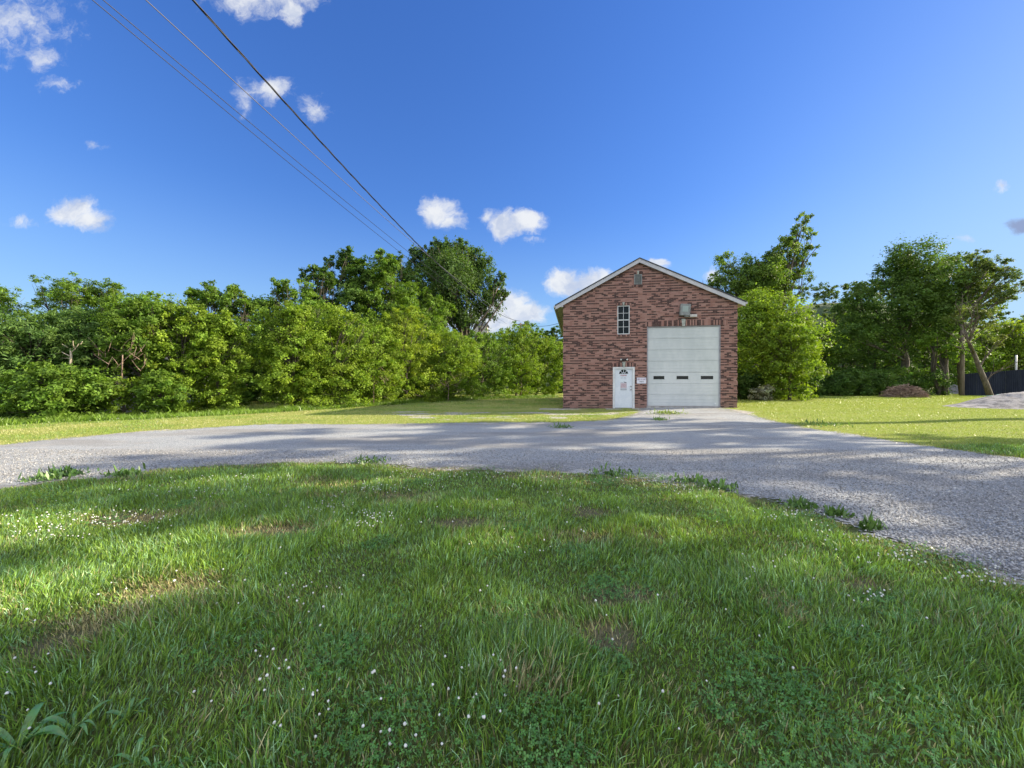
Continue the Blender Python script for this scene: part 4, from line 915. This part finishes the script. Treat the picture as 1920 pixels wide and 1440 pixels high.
# pale dead branches in the sumac
mb = MB(); Zb = 15.9; o0 = P(133, 700, Zb); tpt = [o0-P(133,700,Zb)+Vector((0,0,-1.3)), Vector((0,0,0)), P(131,690,Zb)-o0, P(134,668,Zb)-o0, P(133,660,Zb)-o0]
mb.tube(tpt, [.06,.05,.045,.04,.032], 7)
for a, b in (((133,663),(128,652)),((133,662),(151,645)),((132,668),(113,657)),((132,672),(110,671)),((151,646),(156,640)),((128,652),(126,646)),((113,657),(104,650)),((141,655),(146,640)),((118,660),(106,664))):
    limb(mb, P(*a, Zb)-o0, P(*b, Zb)-o0+Vector((0, r_.uniform(-.2, .1), 0)), .024, .01, r_, 4, .06, 5)
ob = mb.build('dead_sapling', mat('bare_wood', rough=.85, fn=vary((.34,.28,.2), (.5,.43,.33), 4)), smooth=True, uvs=False); ob.location = o0; tag(ob, 'pale bare forked sapling sticking out of the sumac at left', 'dead tree')
for i, (px, py, l) in enumerate(((228,665,'tangle of thin bare twigs above the white wall'),(700,700,'brown dead twig tangle low in the light green trees'),(840,720,'bare twigs at the foot of the yellow green trees'))):
    mb = MB(); Zc = (16.4, 23.4, 28.6)[i]
    for k in range(26):
        a = Vector((r_.uniform(-.9, .9), r_.uniform(-.3, .3), r_.uniform(-.7, .2))); limb(mb, a, a+Vector((r_.uniform(-.7, .7), r_.uniform(-.2, .2), r_.uniform(.1, .8))), .014, .005, r_, 4, .1, 4)
    mb.tube([(0, 0, -1.2-(.8 if i else 0)), (.05, 0, 0)], [.03, .02], 5)
    o = mb.build('dead_twigs', M_twig, smooth=True, uvs=False); o.location = P(px, py, Zc); tag(o, l, 'twigs', 'bare twigs in the left line of bushes')

# tall weeds at the feet of the left bushes
def verge():
    P0 = [ground_at(*p) for p in ((-60,800),(60,792),(180,787),(300,783),(420,777),(520,772),(620,765),(700,760),(800,752),(880,749),(960,746),(1040,744))]
    Xs, Ys, = [], []
    for i in range(len(P0)-1):
        a, b = P0[i], P0[i+1]; L_ = math.hypot(b[0]-a[0], b[1]-a[1]); m = int(L_*620); t = rng.rand(m); o_ = rng.rand(m)*1.3-.75
        nx, ny = -(b[1]-a[1])/L_, (b[0]-a[0])/L_
        Xs.append(a[0]+(b[0]-a[0])*t+nx*o_); Ys.append(a[1]+(b[1]-a[1])*t+ny*o_)
    X, Y = np.concatenate(Xs), np.concatenate(Ys); n = len(X)
    h = (.12+.28*vnoise(X, Y, .9, 70))*(.5+.8*rng.rand(n)); c = np.array([.17,.28,.035])*(.6+.7*rng.rand(n))[:, None]
    return blades('tall_grass', X, Y, h, .022*(.7+.6*rng.rand(n)), 2, .3+.5*rng.rand(n), c)
tag(verge(), 'tall uncut weeds at the feet of the left bushes', 'weeds', kind='stuff')

# ------------------------------------------------------------------ far hill and wood
def hillz(x, y): 
    top = 9+24*np.exp(-((x-125)/60)**2)+3*np.exp(-((x-10)/60)**2)+(-2+3*vnoise(x, y, 40, 80))
    return -1+top*sm(y, 75, 150)
hx = np.linspace(-330, 400, 90); hy = np.linspace(70, 330, 40)
hill = grid_mesh('hill', hx, hy, hillz, mat('hill_ground', rough=.95, fn=vary((.03,.055,.015), (.06,.09,.025), .1))); tag(hill, kind='structure')
def far_wood():
    rs = np.random.RandomState(9); Vs, Cs = [], []
    for k in range(520):
        y = 80+85*rs.rand(); x = (rs.rand()*2-1)*1.45*y
        z = float(hillz(np.array([x]), np.array([y]))[0]); hgt = 6+5*rs.rand(); r = 2.6+2.2*rs.rand()
        lob = [((x+rs.randn()*r*.5, y+rs.randn()*r*.5, z+hgt*(.35+.5*rs.rand())), (r*.6, r*.6, r*.6)) for _ in range(5)]
        c = np.array([.05,.10,.03]) if rs.rand() < .5 else np.array([.08,.135,.035])
        V, cl = crown_arrays(lob, 420, .62, c, rs, fill=.2); Vs.append(V); Cs.append(cl)
    V = np.concatenate(Vs); return mesh_np('hillside_wood', V.reshape(-1, 3), [np.arange(len(V)*4).reshape(-1, 4)], M_leaf, color=(np.concatenate(Cs), 'FACE'))
tag(far_wood(), 'far wooded hillside behind the trees', 'wood', kind='stuff')
hh_ = empty('hilltop_house', tuple(P(903, 611, 120))); tag(hh_, 'small grey roofed house high on the far wooded hill', 'house')
mb = MB(); mb.box(-2.2, 1.8, 0, 4, -7, .0); mb.build('wall', mat('tan_siding', (.42,.38,.33), .8), hh_)
mb = MB(); mb.prism([(-2.6, .0), (2.3, .0), (1.5, 1.1), (-1.8, 1.1)], -.4, 4.4); mb.build('roof', mat('grey_roof', rough=.9, fn=vary((.14,.14,.15), (.2,.2,.21), 1)), hh_)
mb = MB(); mb.box(-1, 0, -.05, -.004, -1.4, -.5); mb.build('window', M_glass, hh_)

# ------------------------------------------------------------------ overhead cables
def cable(pts_px, label, rad, m_, endZ=42.0, x_at=None, twist=False):
    """pts: (X0 at Y=-12 .. ) given as near point px,py with depth and far point"""
    (ax, ay, aZ), (mx, my), (bx, by, bZ) = pts_px
    A_, B_ = P(ax, ay, aZ), P(bx, by, bZ)
    d = (B_-A_); 
    # depth where the straight plan line projects to mx
    k = (mx-960)/F; t = (k*A_.y-A_.x)/((B_.x-A_.x)-k*(B_.y-A_.y)); Ym = A_.y+t*d.y; zm_ = CAMZ+(HZ-my)/F*Ym
    zl = A_.z+t*d.z; sag = (zl-zm_)/(t*(1-t)) if 0 < t < 1 else .8
    o = empty('overhead_cable', (0, 0, 0)) if False else None
    pts = []
    for i in range(140):
        t = -.5+1.5*i/139; p = A_+d*t; p = Vector((p.x, p.y, A_.z+d.z*t-sag*t*(1-t))); pts.append(p)
    mb = MB()
    if twist:
        fine = []
        N = 1500
        for i in range(N):
            u = i/(N-1)*(len(pts)-1); a = int(min(u, len(pts)-2)); fine.append(pts[a].lerp(pts[a+1], u-a))
        for s in range(3):
            q = [p+Vector((math.cos(i*.12+s*2.094), 0, math.sin(i*.12+s*2.094)))*rad*1.1 for i, p in enumerate(fine)]; mb.tube(q, rad*.8, 5)
    else: mb.tube(pts, rad, 6)
    o = mb.build('overhead_cable', m_, smooth=True, uvs=False); tag(o, label, 'cable', 'overhead cables crossing the sky'); return o
cable([(362,0,6.6),(740,414),(975,602,42)], 'thickest twisted overhead cable, lowest to the right and ending behind the bushes', .012, M_cable, twist=True)
cable([(273,0,7.4),(740,425),(968,603,42)], 'thin overhead wire running just left of the thick twisted cable', .010, M_cable2)
cable([(193,0,7.8),(740,452),(950,607,42)], 'third overhead wire from the right, paired with the leftmost wire', .009, M_cable)
cable([(173,0,7.9),(740,465),(938,606,42)], 'leftmost overhead wire of the four', .009, M_cable)
mb = MB(); a_, b_ = P(1008, 612, 42.5), P(1075, 596, 33); mb.tube([a_.lerp(b_, t)-Vector((0, 0, .8*t*(1-t))) for t in np.linspace(0, 1, 14)], .02, 5)
o = mb.build('service_cable', M_cable, smooth=True, uvs=False); tag(o, 'short dark cable running from the bushes to the left eave of the brick building', 'cable')

# ------------------------------------------------------------------ tall shade trees to the right, outside the picture
SH = [(31, 17.2, 3.2, 11.5, 19), (33, 13.2, 3.4, 10.5, 20), (30.5, 7.2, 3.2, 9.5, 18.5), (31, 2.2, 3.2, 9.5, 19), (30, -2.6, 3.4, 9, 18.5), (38, 5.5, 3.6, 10, 20.5)]
SHL = ['farthest tall shade tree right of the drive, nearest the gravel mound', 'tall shade tree second back from the gravel mound, right of the drive', 'tall shade tree right of the drive level with the middle of the front lawn',
       'tall shade tree right of the drive level with the clover patches', 'tall shade tree right of the drive level with the camera', 'tallest shade tree, set back behind the row right of the drive']
for i, (x, y, r, zb, zt) in enumerate(SH):
    rr = random.Random(700+i); lob = []
    for k in range(11):
        a = k*2.4; t = (k+.5)/11; q_ = r*.72*math.sin(PI*(.15+.75*t))**.5; s = r*rr.uniform(.34, .46)
        lob.append(((x+q_*math.cos(a), y+q_*math.sin(a), zb+(zt-zb)*(.08+.84*t)), (s, s, s*.8)))
    tree('tall_shade_tree', SHL[i], 'tree', (x, y), lob, 8200, .30, MG, 720+i, group='tall trees right of the drive', tr=.3, topf=.55, fill=.5)
